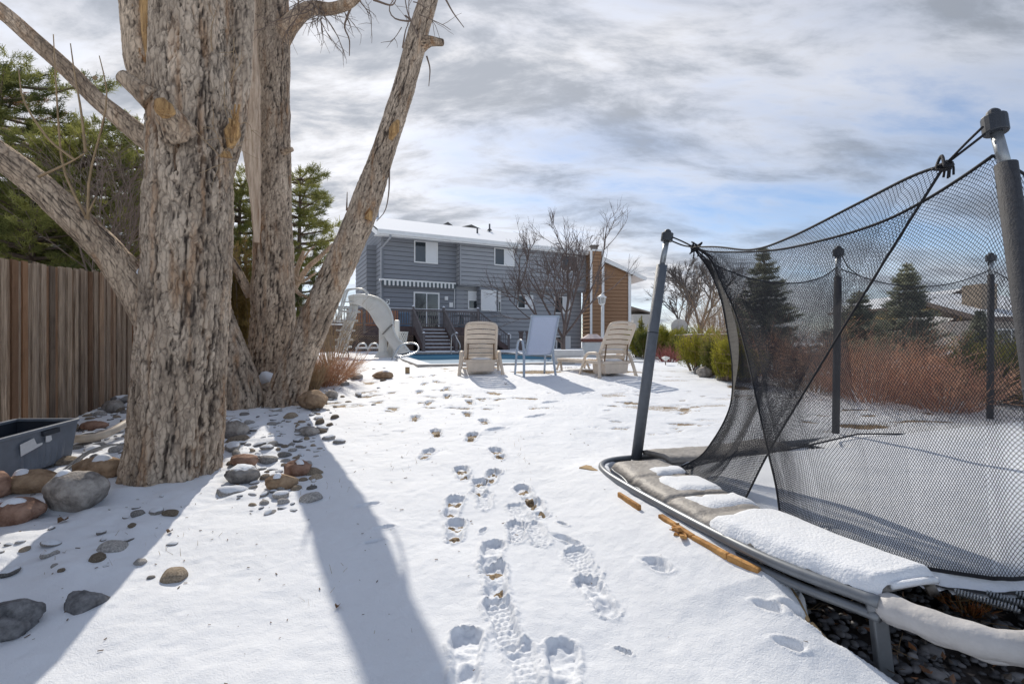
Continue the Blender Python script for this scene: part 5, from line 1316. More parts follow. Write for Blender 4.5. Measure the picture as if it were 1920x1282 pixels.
RESIN = mat('beige_resin', (.68, .58, .475), .55, .16, 5, .08, 60, spec=.35)
def lounge(loc, rz, label):
    """resin sun lounger; local: y forward to the foot end, back rest rises at y<0.2"""
    t = empty('sun_lounger', label, 'sun lounger', loc, 'beige resin loungers'); o = np.array(loc, float); c_, s_ = math.cos(rz), math.sin(rz)
    W = lambda x, y, z: o + np.array((x * c_ - y * s_, x * s_ + y * c_, z))
    wv = lambda pts: [W(*p) for p in pts]
    # back rest: a frame with a bowed top and slats
    hy, hz, ty, tz = .16, .30, -.20, .93
    def BP(u, v, d=0):      # u -1..1 across, v 0..1 up, d = out of the back plane
        n = np.array((0, -(tz - hz), ty - hy)); n = n / np.linalg.norm(n) * -1
        bow = .035 * (1 - u * u)
        hw = .285 - .012 * v
        y = hy + (ty - hy) * v; z = hz + (tz - hz) * v
        return W(u * hw, y + n[1] * (d - bow * .0), z + n[2] * d)
    fr = MB(); rr = .022
    pts = [BP(-.95, 0), BP(-.96, .3), BP(-.97, .6), BP(-.97, .85), BP(-.90, .945), BP(-.72, .975), BP(-.35, .995), BP(0, 1.0), BP(.35, .995), BP(.72, .975), BP(.90, .945), BP(.97, .85), BP(.97, .6), BP(.96, .3), BP(.95, 0)]
    fr.tube(spline(pts, 60), .024, 8); bk = fr.build('back_frame', RESIN, t, True)
    for i in range(7):
        v0 = .03 + i * .131; v1 = v0 + .100; sl_ = MB(); n = 10; V = []
        for k in range(n + 1):
            u = -.92 + 1.84 * k / n; cr = .018 * (1 - u * u) * (1 if i < 6 else 1); dv = .02 * (1 - u * u) * (i / 6)
            for (v, d) in ((v0 + dv * .8, .012), (v1 + dv, .004), (v1 + dv, -.012), (v0 + dv * .8, -.012)): V.append(BP(u, min(v, .985), d + cr))
        sl_.add(V, [(k * 4 + j, k * 4 + (j + 1) % 4, (k + 1) * 4 + (j + 1) % 4, (k + 1) * 4 + j) for k in range(n) for j in range(4)])
        sl_.build('slat', RESIN, t, False, .004)
    # braces behind the back
    for sx in (-1, 1):
        b = MB(); b.bar(BP(sx * .80, .45, -.03), W(sx * .235, .02, .24), .022, .016); b.build('brace', mat('brown_brace', (.16, .10, .06), .7, .2, 9), t)
    # seat bed
    s = MB()
    for i in range(8):
        y0 = .18 + i * .145; z = .285 + (.0 if i > 1 else .01); s.box(-.27, .27, y0, y0 + .12, z, z + .022, W)
    s.build('seat', snow_on_top(mat('snowy_resin', (.66, .565, .465), .55, .09, 3.5), .42, nscale=3), t, False, .006)
    sr = MB()
    for sx in (-1, 1): sr.box(sx * .30 - .025, sx * .30 + .025, .02, 1.38, .235, .295, W)
    sr.box(-.28, .28, .0, .05, .225, .285, W); sr.box(-.28, .28, 1.34, 1.38, .235, .295, W); sr.build('side_rail', RESIN, t, False, .012)
    tr = MB(); P = [(-.25, -.02), (.25, -.02), (.25, .34), (-.25, .34)]
    tr.hexa([W(x * .93, y, .075) for x, y in P] + [W(x, y, .235) for x, y in P]); tr.build('tray', RESIN, t, False, .015)
    sn = MB(); 
    snow_pat(t, W(0, .12, .288), .22, .07, .035, 4)
    # arm and leg frames
    for sx in (-1, 1):
        a = MB(); pts = [(.385, -.06, 0), (.37, -.03, .13), (.345, .01, .27), (.335, .05, .37), (.335, .11, .415), (.335, .22, .42), (.335, .34, .405), (.34, .41, .36), (.35, .46, .24), (.365, .52, .10), (.375, .55, 0)]
        P = spline([W(sx * x, y, z) for x, y, z in pts], 40); wdt = np.interp(np.linspace(0, 1, 40), [0, .08, .3, .45, .6, .75, 1], [.034, .028, .030, .036, .036, .028, .024])
        a.tube(P, wdt, 8, flat=.72); a.build('arm', RESIN, t, True)
        for y0, y1 in ((1.30, 1.18), (1.30, 1.42)):
            l = MB(); l.tube(spline(wv([(sx * .30, y0, .25), (sx * .31, (y0 + y1) / 2 + .0, .14), (sx * .33, y1, 0)]), 10), np.linspace(.026, .022, 10), 8, flat=.7); l.build('leg', RESIN, t, True)
    return t

def sling_chair(loc, rz, label):
    BL = mat('blue_grey_powdercoat', (.36, .43, .52), .4, .08, 5, spec=.5); SLG = mat('pale_blue_sling', (.46, .52, .66), .75, .06, 60, .2, 300)
    t = empty('sling_chair', label, 'patio chair', loc); o = np.array(loc, float); c_, s_ = math.cos(rz), math.sin(rz)
    W = lambda x, y, z: o + np.array((x * c_ - y * s_, x * s_ + y * c_, z))
    hw = .275
    for sx in (-1, 1):
        m = MB(); m.tube(spline([W(sx * (hw + .02), -.02, 0), W(sx * hw, .03, .3), W(sx * hw, .06, .5), W(sx * hw, .10, .60), W(sx * hw, .18, .635), W(sx * hw, .27, .625), W(sx * hw, .34, .57), W(sx * hw, .39, .42), W(sx * (hw + .01), .46, 0)], 40), .021, 8, flat=.75); m.build('arm', BL, t, True)
        m = MB(); m.tube(spline([W(sx * .245, -.25, 1.03), W(sx * .245, -.17, .85), W(sx * .245, -.02, .50), W(sx * .245, .05, .41), W(sx * .245, .16, .39), W(sx * .245, .50, .42)], 30), .016, 8); m.build('side_tube', BL, t, True)
    m = MB(); m.bar(W(-.25, .10, .385), W(.25, .10, .385), .025); m.bar(W(-.25, .50, .42), W(.25, .50, .42), .025); m.bar(W(-.25, -.25, 1.03), W(.25, -.25, 1.03), .028); m.bar(W(-hw, .07, .40), W(-.24, .07, .40), .03); m.bar(W(hw, .07, .40), W(.24, .07, .40), .03); m.build('cross_bar', BL, t, False, .004)
    pr = spline([(0, -.25, 1.03), (0, -.17, .85), (0, -.02, .50), (0, .05, .415), (0, .16, .395), (0, .50, .425)], 26); V = []
    for i, q in enumerate(pr):
        for k in range(9):
            u = -1 + k / 4; sag = -.012 * (1 - u * u); V.append(W(u * .235, q[1] + sag * (1 if q[2] > .45 else 0), q[2] + (sag if q[2] <= .45 else 0)))
    so_ = npmesh('sling', V, [(i * 9 + k, i * 9 + k + 1, (i + 1) * 9 + k + 1, (i + 1) * 9 + k) for i in range(25) for k in range(8)], SLG, t, True); md = so_.modifiers.new('thick', 'SOLIDIFY'); md.thickness = .004
    snow_pat(t, W(0, .28, .405), .19, .17, .02, 9)

c = G(901, 703); lounge((c[0] + .0, c[1] + .10, c[2] - .02), .13, 'beige slatted resin lounger facing the pool, leftmost of the three seats')
c = G(1155, 708); lounge((c[0] + .02, c[1] + .08, c[2] - .01), .46, 'beige slatted resin lounger turned to the left beside the tilted net post')
c = G(1012, 706); sling_chair((c[0], c[1] + .03, c[2] - .01), .34, 'pale blue sling chair with bowed metal arms between the two beige loungers')

def pool_side():
    WB = mat('white_resin_box', (.60, .60, .59), .5, .08, 5); SN = snow_on_top(mat('snowy_white_resin', (.60, .60, .59), .5, .08, 5), .5)
    t = empty('storage_bench', 'long low white storage bench with snow on its lid behind the blue chair', 'bench', D(1068, 685, 10.9)); Y = 11.0
    m = MB(); a, b = D(1038, 690, Y), D(1092, 658, Y); m.box(a[0], b[0], Y, Y + .6, base_z(0, Y) - .05, D(1060, 668, Y)[2]); m.build('body', WB, t, False, .02)
    m = MB(); m.box(a[0] - .05, b[0] + .04, Y - .04, Y + .64, D(1060, 668, Y)[2], D(1060, 656, Y)[2]); m.build('lid', SN, t, False, .03)
    BRK = mat('dark_red_tile', (.20, .085, .065), .8, .35, 26, .3, 40)
    t = empty('grill_island', 'white cabinet under a reddish tiled pyramid lid powdered with snow', 'cabinet', D(1112, 668, 14)); Y = 14.0; zc = D(1100, 641, Y)[2]; zt = D(1100, 635, Y)[2]; zp = D(1100, 626, Y)[2]
    m = MB(); a, b = D(1096, 641, Y), D(1128, 641, Y); m.box(a[0], b[0], Y, Y + .5, .62, zc); m.build('cabinet', WB, t, False, .01)
    m = MB(); m.box(a[0] - .03, b[0] + .03, Y - .03, Y + .55, zc, zt); m.build('tile_band', BRK, t)
    m = MB(); q = [(a[0] - .05, Y - .05, zt), (b[0] + .05, Y - .05, zt), (b[0] + .05, Y + .57, zt), (a[0] - .05, Y + .57, zt)]; m.add(q + [(a[0] + .16, Y + .2, zp), (b[0] - .1, Y + .2, zp), (b[0] - .1, Y + .34, zp), (a[0] + .16, Y + .34, zp)], [(0, 1, 5, 4), (1, 2, 6, 5), (2, 3, 7, 6), (3, 0, 4, 7), (4, 5, 6, 7)]); m.build('lid', snow_on_top(mat('snowy_tile', (.26, .12, .09), .8, .3, 26), .62, (.62, .52, .50), 30), t)
    # white lamp post
    t = empty('lamp_post', 'white lamp post with a glass lantern in front of the brown house', 'lamp post', D(1129, 640, 17)); Y = 17.0
    m = MB(); m.tube([(D(1129, 0, Y)[0], Y, .5), D(1129, 573, Y)], [.05, .038], 10); m.build('post', TRIM, t, True)
    m = MB(); c = D(1128.5, 572, Y); m.tube([c, c + (0, 0, .05)], [.06, .11], 8)
    for k in range(6):
        an = k * PI / 3; m.bar(c + (.10 * math.cos(an), .10 * math.sin(an), .04), c + (.14 * math.cos(an), .14 * math.sin(an), .26), .018)
    m.tube([c + (0, 0, .26), c + (0, 0, .30), c + (0, 0, .38), c + (0, 0, .42)], [.18, .15, .04, .02], 8); m.build('lantern_frame', TRIM, t)
    m = MB(); m.tube([c + (0, 0, .05), c + (0, 0, .26)], [.09, .125], 6); m.build('lantern_glass', mat('frosted_glass', (.5, .5, .5), .2, .1, 5), t)
    # two snowy chaises under the deck
    for k, (x0, lab) in enumerate(((667, 'low snow covered tubular chaise under the deck lattice, the left one'), (689, 'low snow covered tubular chaise under the deck lattice, the right one beside the slide pillar'))):
        Y = 19; t = empty('folded_chaise', lab, 'sun lounger', D(x0 + 10, 662, Y), 'snow covered chaises by the deck'); m = MB()
        for d in (0, .6): m.tube(spline([D(x0, 660, Y + d), D(x0 + 4, 649, Y + d), D(x0 + 8, 644.5, Y + d), D(x0 + 17, 644.5, Y + d), D(x0 + 20, 649, Y + d), D(x0 + 24, 658, Y + d)], 20), .035, 6)
        m.build('frame', STEEL, t, True); s = MB(); a, b = D(x0 - 2, 655, Y), D(x0 + 27, 651, Y); s.box(a[0], b[0], Y, Y + .6, a[2], b[2]); s.build('bed', snow_on_top(mat('snowy_bed', (.3, .3, .3), .7, .1, 5), .3), t, False, .03)
pool_side()
# ------------------------------------------------------------------ the sunken trampoline

def prisms(A, B, r):
    """three sided strands from A to B (n,3)"""
    d = B - A; L_ = np.linalg.norm(d, axis=1)[:, None] + 1e-9; d = d / L_
    up = np.where(np.abs(d[:, 2:3]) < .8, np.array([[0., 0, 1]]), np.array([[0., 1, 0]]))
    u = np.cross(d, up); u /= np.linalg.norm(u, axis=1)[:, None] + 1e-9; w = np.cross(d, u); n = len(A); V = np.empty((n, 6, 3))
    for k in range(3):
        a = 2 * PI * k / 3; o = (math.cos(a) * u + math.sin(a) * w) * r; V[:, k] = A + o; V[:, 3 + k] = B + o
    q = np.array([(0, 1, 4, 3), (1, 2, 5, 4), (2, 0, 3, 5)]); Fq = (np.arange(n) * 6)[:, None, None] + q[None]
    return V.reshape(-1, 3), Fq.reshape(-1, 4)

def net(name, top, bottom, left, right, pitch, r, material, parent, bulge=None, seed=0, nu=None, nv=None):
    """diamond netting stretched between four edge curves (Coons patch)"""
    ln = lambda c: np.sum(np.linalg.norm(np.diff(np.asarray(c), axis=0), axis=1))
    nu = nu or int(max(ln(top), ln(bottom)) / pitch); nv = nv or int(max(ln(left), ln(right)) / pitch)
    Tc, Bc = spline(top, nu + 1), spline(bottom, nu + 1); Lc, Rc = spline(left, nv + 1), spline(right, nv + 1)
    u = np.linspace(0, 1, nu + 1)[None, :, None]; v = np.linspace(0, 1, nv + 1)[:, None, None]
    P = (1 - v) * Tc[None] + v * Bc[None] + (1 - u) * Lc[:, None] + u * Rc[:, None] - ((1 - u) * (1 - v) * Tc[0] + u * (1 - v) * Tc[-1] + (1 - u) * v * Bc[0] + u * v * Bc[-1])
    env = np.sin(PI * np.clip(u, 0, 1)) * np.sin(PI * np.clip(v, 0, 1)) ** .7
    q = np.concatenate([np.repeat(u * 3.2, nv + 1, 0), np.repeat(v * 3, nu + 1, 1), np.full((nv + 1, nu + 1, 1), seed * 3.3)], -1)
    if bulge is not None: P = P + env * np.array(bulge)
    P = P + env * .05 * np.stack([fbm(q, 2, seed), fbm(q + 9, 2, seed + 1), fbm(q + 19, 2, seed + 2)], -1)
    jit = .0007 * np.stack([vnoise(q * 31), vnoise(q * 31 + 7), vnoise(q * 31 + 13)], -1); P = P + jit
    ii, jj = np.meshgrid(np.arange(nv), np.arange(nu + 1), indexing='ij'); ok = (ii + jj) % 2 == 0
    a = []; b = []
    for dj in (-1, 1):
        m = ok & (jj + dj >= 0) & (jj + dj <= nu); a.append(P[ii[m], jj[m]]); b.append(P[ii[m] + 1, jj[m] + dj])
    V, Fq = prisms(np.concatenate(a), np.concatenate(b), r)
    return npmesh(name, V, Fq, material, parent, False)

def trampoline():
    BLK = mat('black_netting', (.035, .037, .045), .75, .2, 30, spec=.25); ROPE = mat('black_rope', (.014, .015, .02), .7, .2, 60, .4, 300)
    FOAM2 = mat('shaded_foam_sleeve', (.06, .062, .07), .7, .2, 60, .3, 200, spec=.2); FOAM = mat('grey_foam_sleeve', (.13, .145, .17), .55, .12, 22, .25, 120, spec=.35); TUBE = mat('galvanised_tube', (.33, .35, .37), .35, .15, 8, metal=.65); CAP = mat('black_cap', (.03, .035, .045), .45, .15, 10, spec=.5)  # FOAM2: darker copy of the foam, weaker light put into its colour
    VIN = mat('grey_vinyl', (.27, .25, .23), .55, .3, 7, .45, 30, spec=.45, col2=(.40, .375, .35)); PALE = mat('pale_vinyl', (.50, .49, .49), .5, .14, 7, .55, 16, spec=.4); FRM = mat('frame_steel', (.20, .215, .235), .4, .15, 9, metal=.4)
    MAT_ = mat('jumping_mat', (.02, .02, .024), .8, .1, 30)
    zf = .33; t = empty('trampoline', 'large trampoline over a gravel pit, black safety net sagging between tilted posts, snowy pads', 'trampoline', Zp(1400, 1000, zf))
    e1 = np.array((.34, -.94, 0)); e2 = np.array((.94, .34, 0))
    # frame tube
    fp = [Zp(*p, zf) for p in ((1420, 838), (1320, 846), (1235, 854), (1175, 859), (1142, 864), (1128, 872), (1136, 886), (1180, 914), (1275, 966), (1400, 1030), (1500, 1074), (1610, 1114), (1650, 1130))]
    m = MB(); m.tube(spline(fp, 70), .022, 10); m.build('frame', FRM, t, True)
    m = MB(); m.tube(spline([q - (0, 0, .05) for q in fp[7:]], 40), .018, 8); m.build('frame', FRM, t, True)
    far = [fp[0], fp[0] + e2 * 1.3, fp[0] + e2 * 3.5]; m = MB(); m.tube(spline(far, 20), .03, 8); m.build('frame', FRM, t, True)
    # padded curved sleeve towards the right
    sp = [Zp(1648, 1130, zf - .015), Zp(1700, 1152, zf - .015), Zp(1790, 1186, zf - .015), Zp(1860, 1206, zf - .015), Zp(1930, 1214, zf - .015), Zp(2080, 1205, zf - .015), Zp(2350, 1160, zf - .015)]
    P = spline(sp, 60); q = np.arange(60) / 59; m = MB(); m.tube(P, .046 + .0035 * np.sin(q * 60) * np.sin(q * 23) - .010 * np.exp(-(q / .012) ** 2), 14); m.build('corner_sleeve', PALE, t, True)
    m = MB(); m.tube(spline([p_ + (0, -.012, -.042) for p_ in P[::4]], 50), .008 + .004 * np.sin(np.arange(50) * 1.3), 6); m.build('sleeve_hem', PALE, t, True)
    # legs
    def leg(a, b): m = MB(); m.bar(a, b, .052, .03, up=(0, 1, 0)); m.build('leg', FRM, t, False, .006)
    leg(Zp(1642, 1118, zf), Zp(1642, 1118, zf) + (.03, -.01, -.32)); leg(Zp(1190, 862, zf), Zp(1190, 862, zf) + (0, 0, -.3)); leg(Zp(2080, 1205, zf), Zp(2080, 1205, zf) - (0, 0, .34))
    m = MB(); c = Zp(1648, 1118, zf - .0); m.tube([c + (-.045, .0, -.02), c + (.02, -.02, -.03)], .035, 8); m.bar(c + (-.02, 0, -.05), c + (.02, .0, -.05), .02); m.build('joint_bracket', FRM, t, True)
    # front pad
    outer = spline([Zp(*p, .355) for p in ((1146, 872), (1190, 905), (1275, 957), (1340, 992), (1400, 1020), (1500, 1062), (1600, 1098), (1648, 1113))], 121)
    inner = spline([Zp(*p, .37) for p in ((1255, 868), (1318, 900), (1398, 938), (1440, 957), (1485, 977), (1590, 1022), (1690, 1060), (1762, 1086))], 121)
    nv = 17
    def padsurf(lift, h=.026):
        S = np.zeros((121, nv, 3)); 
        for k in range(nv):
            v = k / (nv - 1); S[:, k] = outer * (1 - v) + inner * v
            prof = (1 - abs(2 * v - 1) ** 9)
            S[:, k, 2] += h * prof - .02 * (1 - prof) + lift
        s = np.linspace(0, 1, 121)[:, None]
        fold = -.012 * np.exp(-((s - .20) / .012) ** 2) - .030 * np.exp(-((s - .41) / .008) ** 2) - .010 * np.exp(-((s - .56) / .015) ** 2) - .03 * sstep(.985, 1.0, s)
        return S, fold
    sI = np.linspace(0, 1, 121)[:, None]; vI = np.linspace(0, 1, nv)[None]
    S, fold = padsurf(0); wr = fbm(np.stack([S[..., 0] * 16, S[..., 1] * 16, S[..., 2] * 0 + 1], -1), 4, 3); edge = 1 - sstep(0, .35, vI)
    S[..., 2] += fold + wr * (.003 + .006 * edge)
    def grid(name, S, mm, a, b, smooth=True, under=0.0):
        Q = S[a:b]; n, k = Q.shape[:2]; i = np.arange(n * k).reshape(n, k); Fq = np.stack([i[:-1, :-1], i[1:, :-1], i[1:, 1:], i[:-1, 1:]], -1).reshape(-1, 4)
        o = npmesh(name, Q.reshape(-1, 3), Fq, mm, t, smooth); md = o.modifiers.new('thick', 'SOLIDIFY'); md.thickness = under; md.offset = 1 if under < 0 else -1; return o
    p1 = grid('pad', S, VIN, 0, 51, True, .03); p2 = grid('pad', S, VIN, 51, 121, True, .03)
    # snow lying on the pads
    nz = fbm(np.stack([S[..., 0] * 9, S[..., 1] * 9, S[..., 2] * 0 + 4], -1), 4, 8)
    def band(a, b, va, vb, w=.03): return sstep(a, a + w, sI + nz * .03) * (1 - sstep(b - w, b, sI + nz * .03)) * sstep(va, va + .10, vI + nz * .10) * (1 - sstep(vb - .06, vb, vI + nz * .05))
    sk = np.maximum.reduce([band(.10, .20, .34, .97), band(.235, .39, .30, .98), band(.425, .535, .22, .99), band(.585, 1.1, -.02, 1.12, .04)])
    for o_, (a, b) in ((p1, (0, 51)), (p2, (51, 121))):
        Q = S.copy(); th = np.where(sI > .6, .026, .016); Q[..., 2] += -.012 + (th + .012) * np.sqrt(np.clip(sk, 0, 1)) + .003 * nz
        Q = Q[a:b]; n, k = Q.shape[:2]; i = np.arange(n * k).reshape(n, k); Fq = np.stack([i[:-1, :-1], i[1:, :-1], i[1:, 1:], i[:-1, 1:]], -1).reshape(-1, 4)
        keep = (sk[a:b] > .03); kf = keep.ravel()[Fq].any(1); npmesh('snow', Q.reshape(-1, 3), Fq[kf], SNOW, o_, True)
    m = MB(); m.tube(spline([S[k, 0] + (0, 0, -.004) for k in range(0, 121, 6)], 60), .007, 6); m.build('pad_piping', FRM, t, True)
    # end of the snow-heavy pad: a thick snowy lip
    m = MB(); a, b = S[120, 3], S[120, 15]; m.tube(spline([a + (0, 0, .02), (a + b) / 2 + (.01, -.01, .03), b + (0, 0, .02)], 14), .012, 10); m.build('snow', SNOW, p2, True)
    # pad along the far side
    bo = [Zp(1206, 853, .36), Zp(1320, 846, .36), fp[0] + (0, 0, .03)]; A = spline(bo, 60); Bq = A + e1 * .30
    Q = np.stack([A * (1 - v) + Bq * v + (0, 0, .018 * (1 - abs(2 * v - 1) ** 6)) for v in np.linspace(0, 1, 9)], 1); Q[..., 2] += fbm(Q * 12, 3, 5) * .012
    p3 = grid('pad', Q, VIN, 0, 60, True, .035); Q2 = Q.copy(); mk = sstep(.16, .4, np.linspace(0, 1, 9)[None] + fbm(Q * 4, 3, 6) * .5); Q2[..., 2] += -.01 + .04 * mk; grid('snow', Q2, SNOW, 0, 60).modifiers.clear()
    # mat and the snow on it
    F1 = np.array((2.895, 4.286, 0)); F2 = np.array((5.05, 5.06, 0)); R2 = np.array((3.55, 2.25, 0))
    poly = [q[:2] for q in (Zp(1255, 872, .34), Zp(1320, 905, .34), Zp(1398, 945, .34), Zp(1485, 985, .34), Zp(1600, 1035, .34), Zp(1700, 1075, .34), Zp(1780, 1098, .34), Zp(1860, 1108, .34), Zp(1940, 1106, .34), Zp(2080, 1085, .34))] + [np.array((3.6, 2.2)), np.array((6.6, 3.3)), np.array((6.2, 5.1)), (F2 - e1 * .08)[:2], (F1 - e1 * .05)[:2], (fp[0] + e2 * .5 + e1 * .02)[:2], (fp[0] + e2 * .5 + e1 * .3)[:2]]
    x = np.arange(.8, 6.8, .022); y = np.arange(1.4, 5.4, .022); X, Y_ = np.meshgrid(x, y); ins = inpoly(X, Y_, poly); dd = polydist(X.ravel(), Y_.ravel(), poly).reshape(X.shape); dd = np.where(ins, dd, -dd); pp = np.stack([X, Y_, X * 0], -1)
    dd = dd + fbm(pp * 6, 3, 31) * .03
    z = .312 + .068 * sstep(-.02, .10, dd) + fbm(pp * 3, 3, 30) * .014 * sstep(0, .1, dd) + fbm(pp * 1.3, 2, 34) * .025 * sstep(.1, .6, dd)
    far_ = sstep(3.6, 4.6, Y_ - .35 * (X - 1.0)); z = z + far_ * (.035 + .06 * fbm(pp * 2.6, 3, 36))
    i = np.arange(X.size).reshape(X.shape); Fq = np.stack([i[:-1, :-1], i[:-1, 1:], i[1:, 1:], i[1:, :-1]], -1).reshape(-1, 4); kf = (dd.ravel()[Fq] > -.02).all(1)
    used = np.unique(Fq[kf]); mp_ = np.full(X.size, -1); mp_[used] = np.arange(len(used))
    m = MB(); m.add([P2(q, .326) for q in poly] + [P2(q, .314) for q in poly], [tuple(range(len(poly))), tuple(range(2 * len(poly) - 1, len(poly) - 1, -1))]); mo = m.build('mat', MAT_, t)
    npmesh('snow', np.stack([X, Y_, z], -1).reshape(-1, 3)[used], mp_[Fq[kf]], SNOW, mo, True)
    # springs near the right edge
    for px, py in ((1790, 1118), (1850, 1122), (1905, 1122)):
        a = Zp(px, py - 10, .325); b = a + (.12, -.10, -.01); n = 90; s_ = np.linspace(0, 1, n); d = b - a; u = np.cross(d, (0, 0, 1)); u /= np.linalg.norm(u); w_ = np.cross(u, d / np.linalg.norm(d))
        m = MB(); m.tube([a + d * k + .011 * (math.cos(k * 120) * u + math.sin(k * 120) * w_) for k in s_], .003, 4); m.build('spring', TUBE, t, True)
    # posts
    def pole(base, foam_top, top, rl, ru, seam=None, fm=None):
        o = MB(); o.tube([base, (base + foam_top) / 2, foam_top], rl, 14); ob = o.build('post', fm or FOAM, t, True)
        o = MB(); o.tube([base * .02 + foam_top * .98, top], ru, 12); o.build('tube', TUBE, ob, True)
        d = (top - base) / np.linalg.norm(top - base); o = MB(); o.tube([top - d * .01, top + d * .052], ru * 2.05, 16); o.tube([top + d * .05, top + d * .07, top + d * .082], [ru * 1.3, ru * 1.1, ru * .3], 12)
        o.build('cap', CAP, ob, False, .004)
        if seam is not None: o = MB(); c = base + (foam_top - base) * seam; o.tube([c - d * .004, c + d * .004], rl * 1.04, 14); o.build('seam', CAP, ob, True)
    Lt = D(1250, 450, 3.575); pole(D(1192, 868, 3.575), D(1241, 497, 3.575), Lt, .040, .021, .66)
    Rt = D(1867, 245, 1.6); Rb = np.array((1.53, 1.31, .33)); ft = D(1886, 308, 1.572); 
    pole(Rb, ft, Rt, .029, .0165, .50, FOAM2)
    F1b = D(1567, 812, 4.286); F1t = D(1572, 478, 4.286); pole(F1b, D(1571, 520, 4.286), F1t, .030, .022, None, FOAM2)
    F2b = D(1856, 806, 5.06); F2t = D(1858, 488, 5.06); pole(F2b, D(1858, 515, 5.06), F2t, .029, .022, None, FOAM2)
    F3b = F2b + e2 * 2.1; F3t = F2t + e2 * 2.1; pole(F3b, F3t - (0, 0, .15), F3t, .036, .026); R2b = np.array((3.62, 2.0, .33)); R2t = np.array((3.55, 2.15, 2.0)); pole(R2b, R2t - (0, 0, .15), R2t, .037, .0215)
    # ---- nets
    pit = .0105; r = .00100
    kL = D(1300, 463, 3.40); kR = D(1772, 309, 1.75)
    Aleft = [kL, D(1308, 476, 3.38), D(1330, 507, 3.33), D(1351, 558, 3.27), D(1364, 622, 3.2), D(1373, 685, 3.15), D(1372, 745, 3.12), D(1360, 785, 3.10), D(1337, 825, 3.09), D(1309, 858, 3.09), Zp(1255, 884, .37)]
    Atop = [kL, D(1345, 463, 3.1), D(1411, 468, 2.78), D(1484, 444, 2.49), D(1606, 383, 2.11), D(1707, 332, 1.87), kR]
    Abot = [Aleft[-1], Zp(1330, 915, .37), Zp(1396, 938, .37)]
    Aright = [kR, D(1680, 455, 1.96), D(1590, 600, 2.17), D(1500, 748, 2.36), D(1440, 850, 2.48), Abot[-1]]
    Btop = [kL, D(1334, 472, 3.2), D(1443, 470, 2.7), D(1545, 450, 2.33), D(1646, 419, 2.05), D(1725, 381, 1.88), D(1800, 335, 1.75), D(1862, 292, 1.64)]
    Bleft = [kL, D(1331, 485, 3.3), D(1355, 535, 3.18), D(1379, 588, 3.06), D(1400, 665, 2.87), D(1417, 740, 2.69), D(1431, 805, 2.55), D(1441, 850, 2.46), D(1455, 910, 2.36), Zp(1463, 966, .365)]
    Bbot = [Bleft[-1], Zp(1500, 990, .365), Zp(1550, 1012, .365), Zp(1650, 1047, .365), Zp(1750, 1067, .365), Zp(1862, 1084, .365)]
    Bright = [Btop[-1], Btop[-1] * .5 + Bbot[-1] * .5 + (-.02, .02, 0), Bbot[-1]]
    net('net_panel', Atop, Abot, Aleft, Aright, pit, r, BLK, t, (.02, .10, 0), 1, 188, 168)
    net('net_panel', Btop, Bbot, Bleft, Bright, pit, r, BLK, t, (.0, .03, 0), 2, 214, 168)
    Stop = [kL, D(1330, 490, 3.38), D(1372, 510, 3.5), D(1425, 526, 3.68), D(1491, 531, 3.9), D(1540, 520, 4.1), F1t + (0, 0, -.10)]
    Sbot = [Aleft[-1], (Aleft[-1] + F1b + e1 * .2) / 2, F1b + e1 * .2 + (0, 0, .03)]
    net('net_panel', Stop, Sbot, Aleft, [Stop[-1], (Stop[-1] + Sbot[-1]) / 2, Sbot[-1]], .021, r, BLK, t, (.02, -.06, 0), 3, 190, 160)
    sag = lambda a, b, s: [a, a * .75 + b * .25 - (0, 0, s * .75), a * .5 + b * .5 - (0, 0, s), a * .25 + b * .75 - (0, 0, s * .75), b]
    Ttop = sag(F1t - (0, 0, .12), F2t - (0, 0, .10), .17); Tbot = [Sbot[-1], (Sbot[-1] + F2b + e1 * .2) / 2, F2b + e1 * .2 + (0, 0, .03)]
    net('net_panel', Ttop, Tbot, [Ttop[0], (Ttop[0] + Tbot[0]) / 2, Tbot[0]], [Ttop[-1], (Ttop[-1] + Tbot[-1]) / 2, Tbot[-1]], .0125, r, BLK, t, (0, -.04, 0), 4)
    Utop = sag(F2t - (0, 0, .10), F3t - (0, 0, .1), .17); Ubot = [Tbot[-1], F3b + e1 * .2]; net('net_panel', Utop, Ubot, [Utop[0], Ubot[0]], [Utop[-1], Ubot[-1]], .022, .002, BLK, t, (0, -.04, 0), 5)
    Wtop = sag(Btop[-1], R2t - (0, 0, .08), .22); Wbot = [Bbot[-1], Zp(1950, 1078, .365), np.array((2.7, 2.0, .36)), np.array((3.5, 2.3, .36))]
    net('net_panel', Wtop, Wbot, Bright, [Wtop[-1], Wbot[-1]], pit, r, BLK, t, (0, .03, 0), 6)
    # the sewn border of the opening, a grey woven band between the two panels
    BAND = mat('grey_webbing', (.11, .107, .104), .8, .3, 6, .8, 60, stretch=(1, 1, 14)); Ab = spline(Aleft, 80); Bb = spline(Bleft, 80)
    qa = [a for a in Ab if 484 < CY - (a[2] - CAMH) / a[1] * F < 752]; V = []
    for a in qa:
        ya = CY - (a[2] - CAMH) / a[1] * F; b = min(Bb, key=lambda v: abs(CY - (v[2] - CAMH) / v[1] * F - ya)); f = .85 - .75 * float(sstep(600, 752, ya))
        V += [a + (.001, .01, 0), a + (b - a) * .5 * f + (.004, .02, 0), a + (b - a) * f + (.0, .012, 0)]
    n = len(qa); npmesh('border_band', V, [(i * 3 + k, i * 3 + k + 1, i * 3 + k + 4, i * 3 + k + 3) for i in range(n - 1) for k in range(2)], BAND, t, True)
    # hems and ropes
    def rope(pts, rad, n=50): m = MB(); m.tube(spline(pts, n), rad, 6); m.build('rope', ROPE, t, True)
    for pts in (Atop, Btop): rope(pts, .006)
    for pts in (Aright, Bleft): rope(pts, .0052)
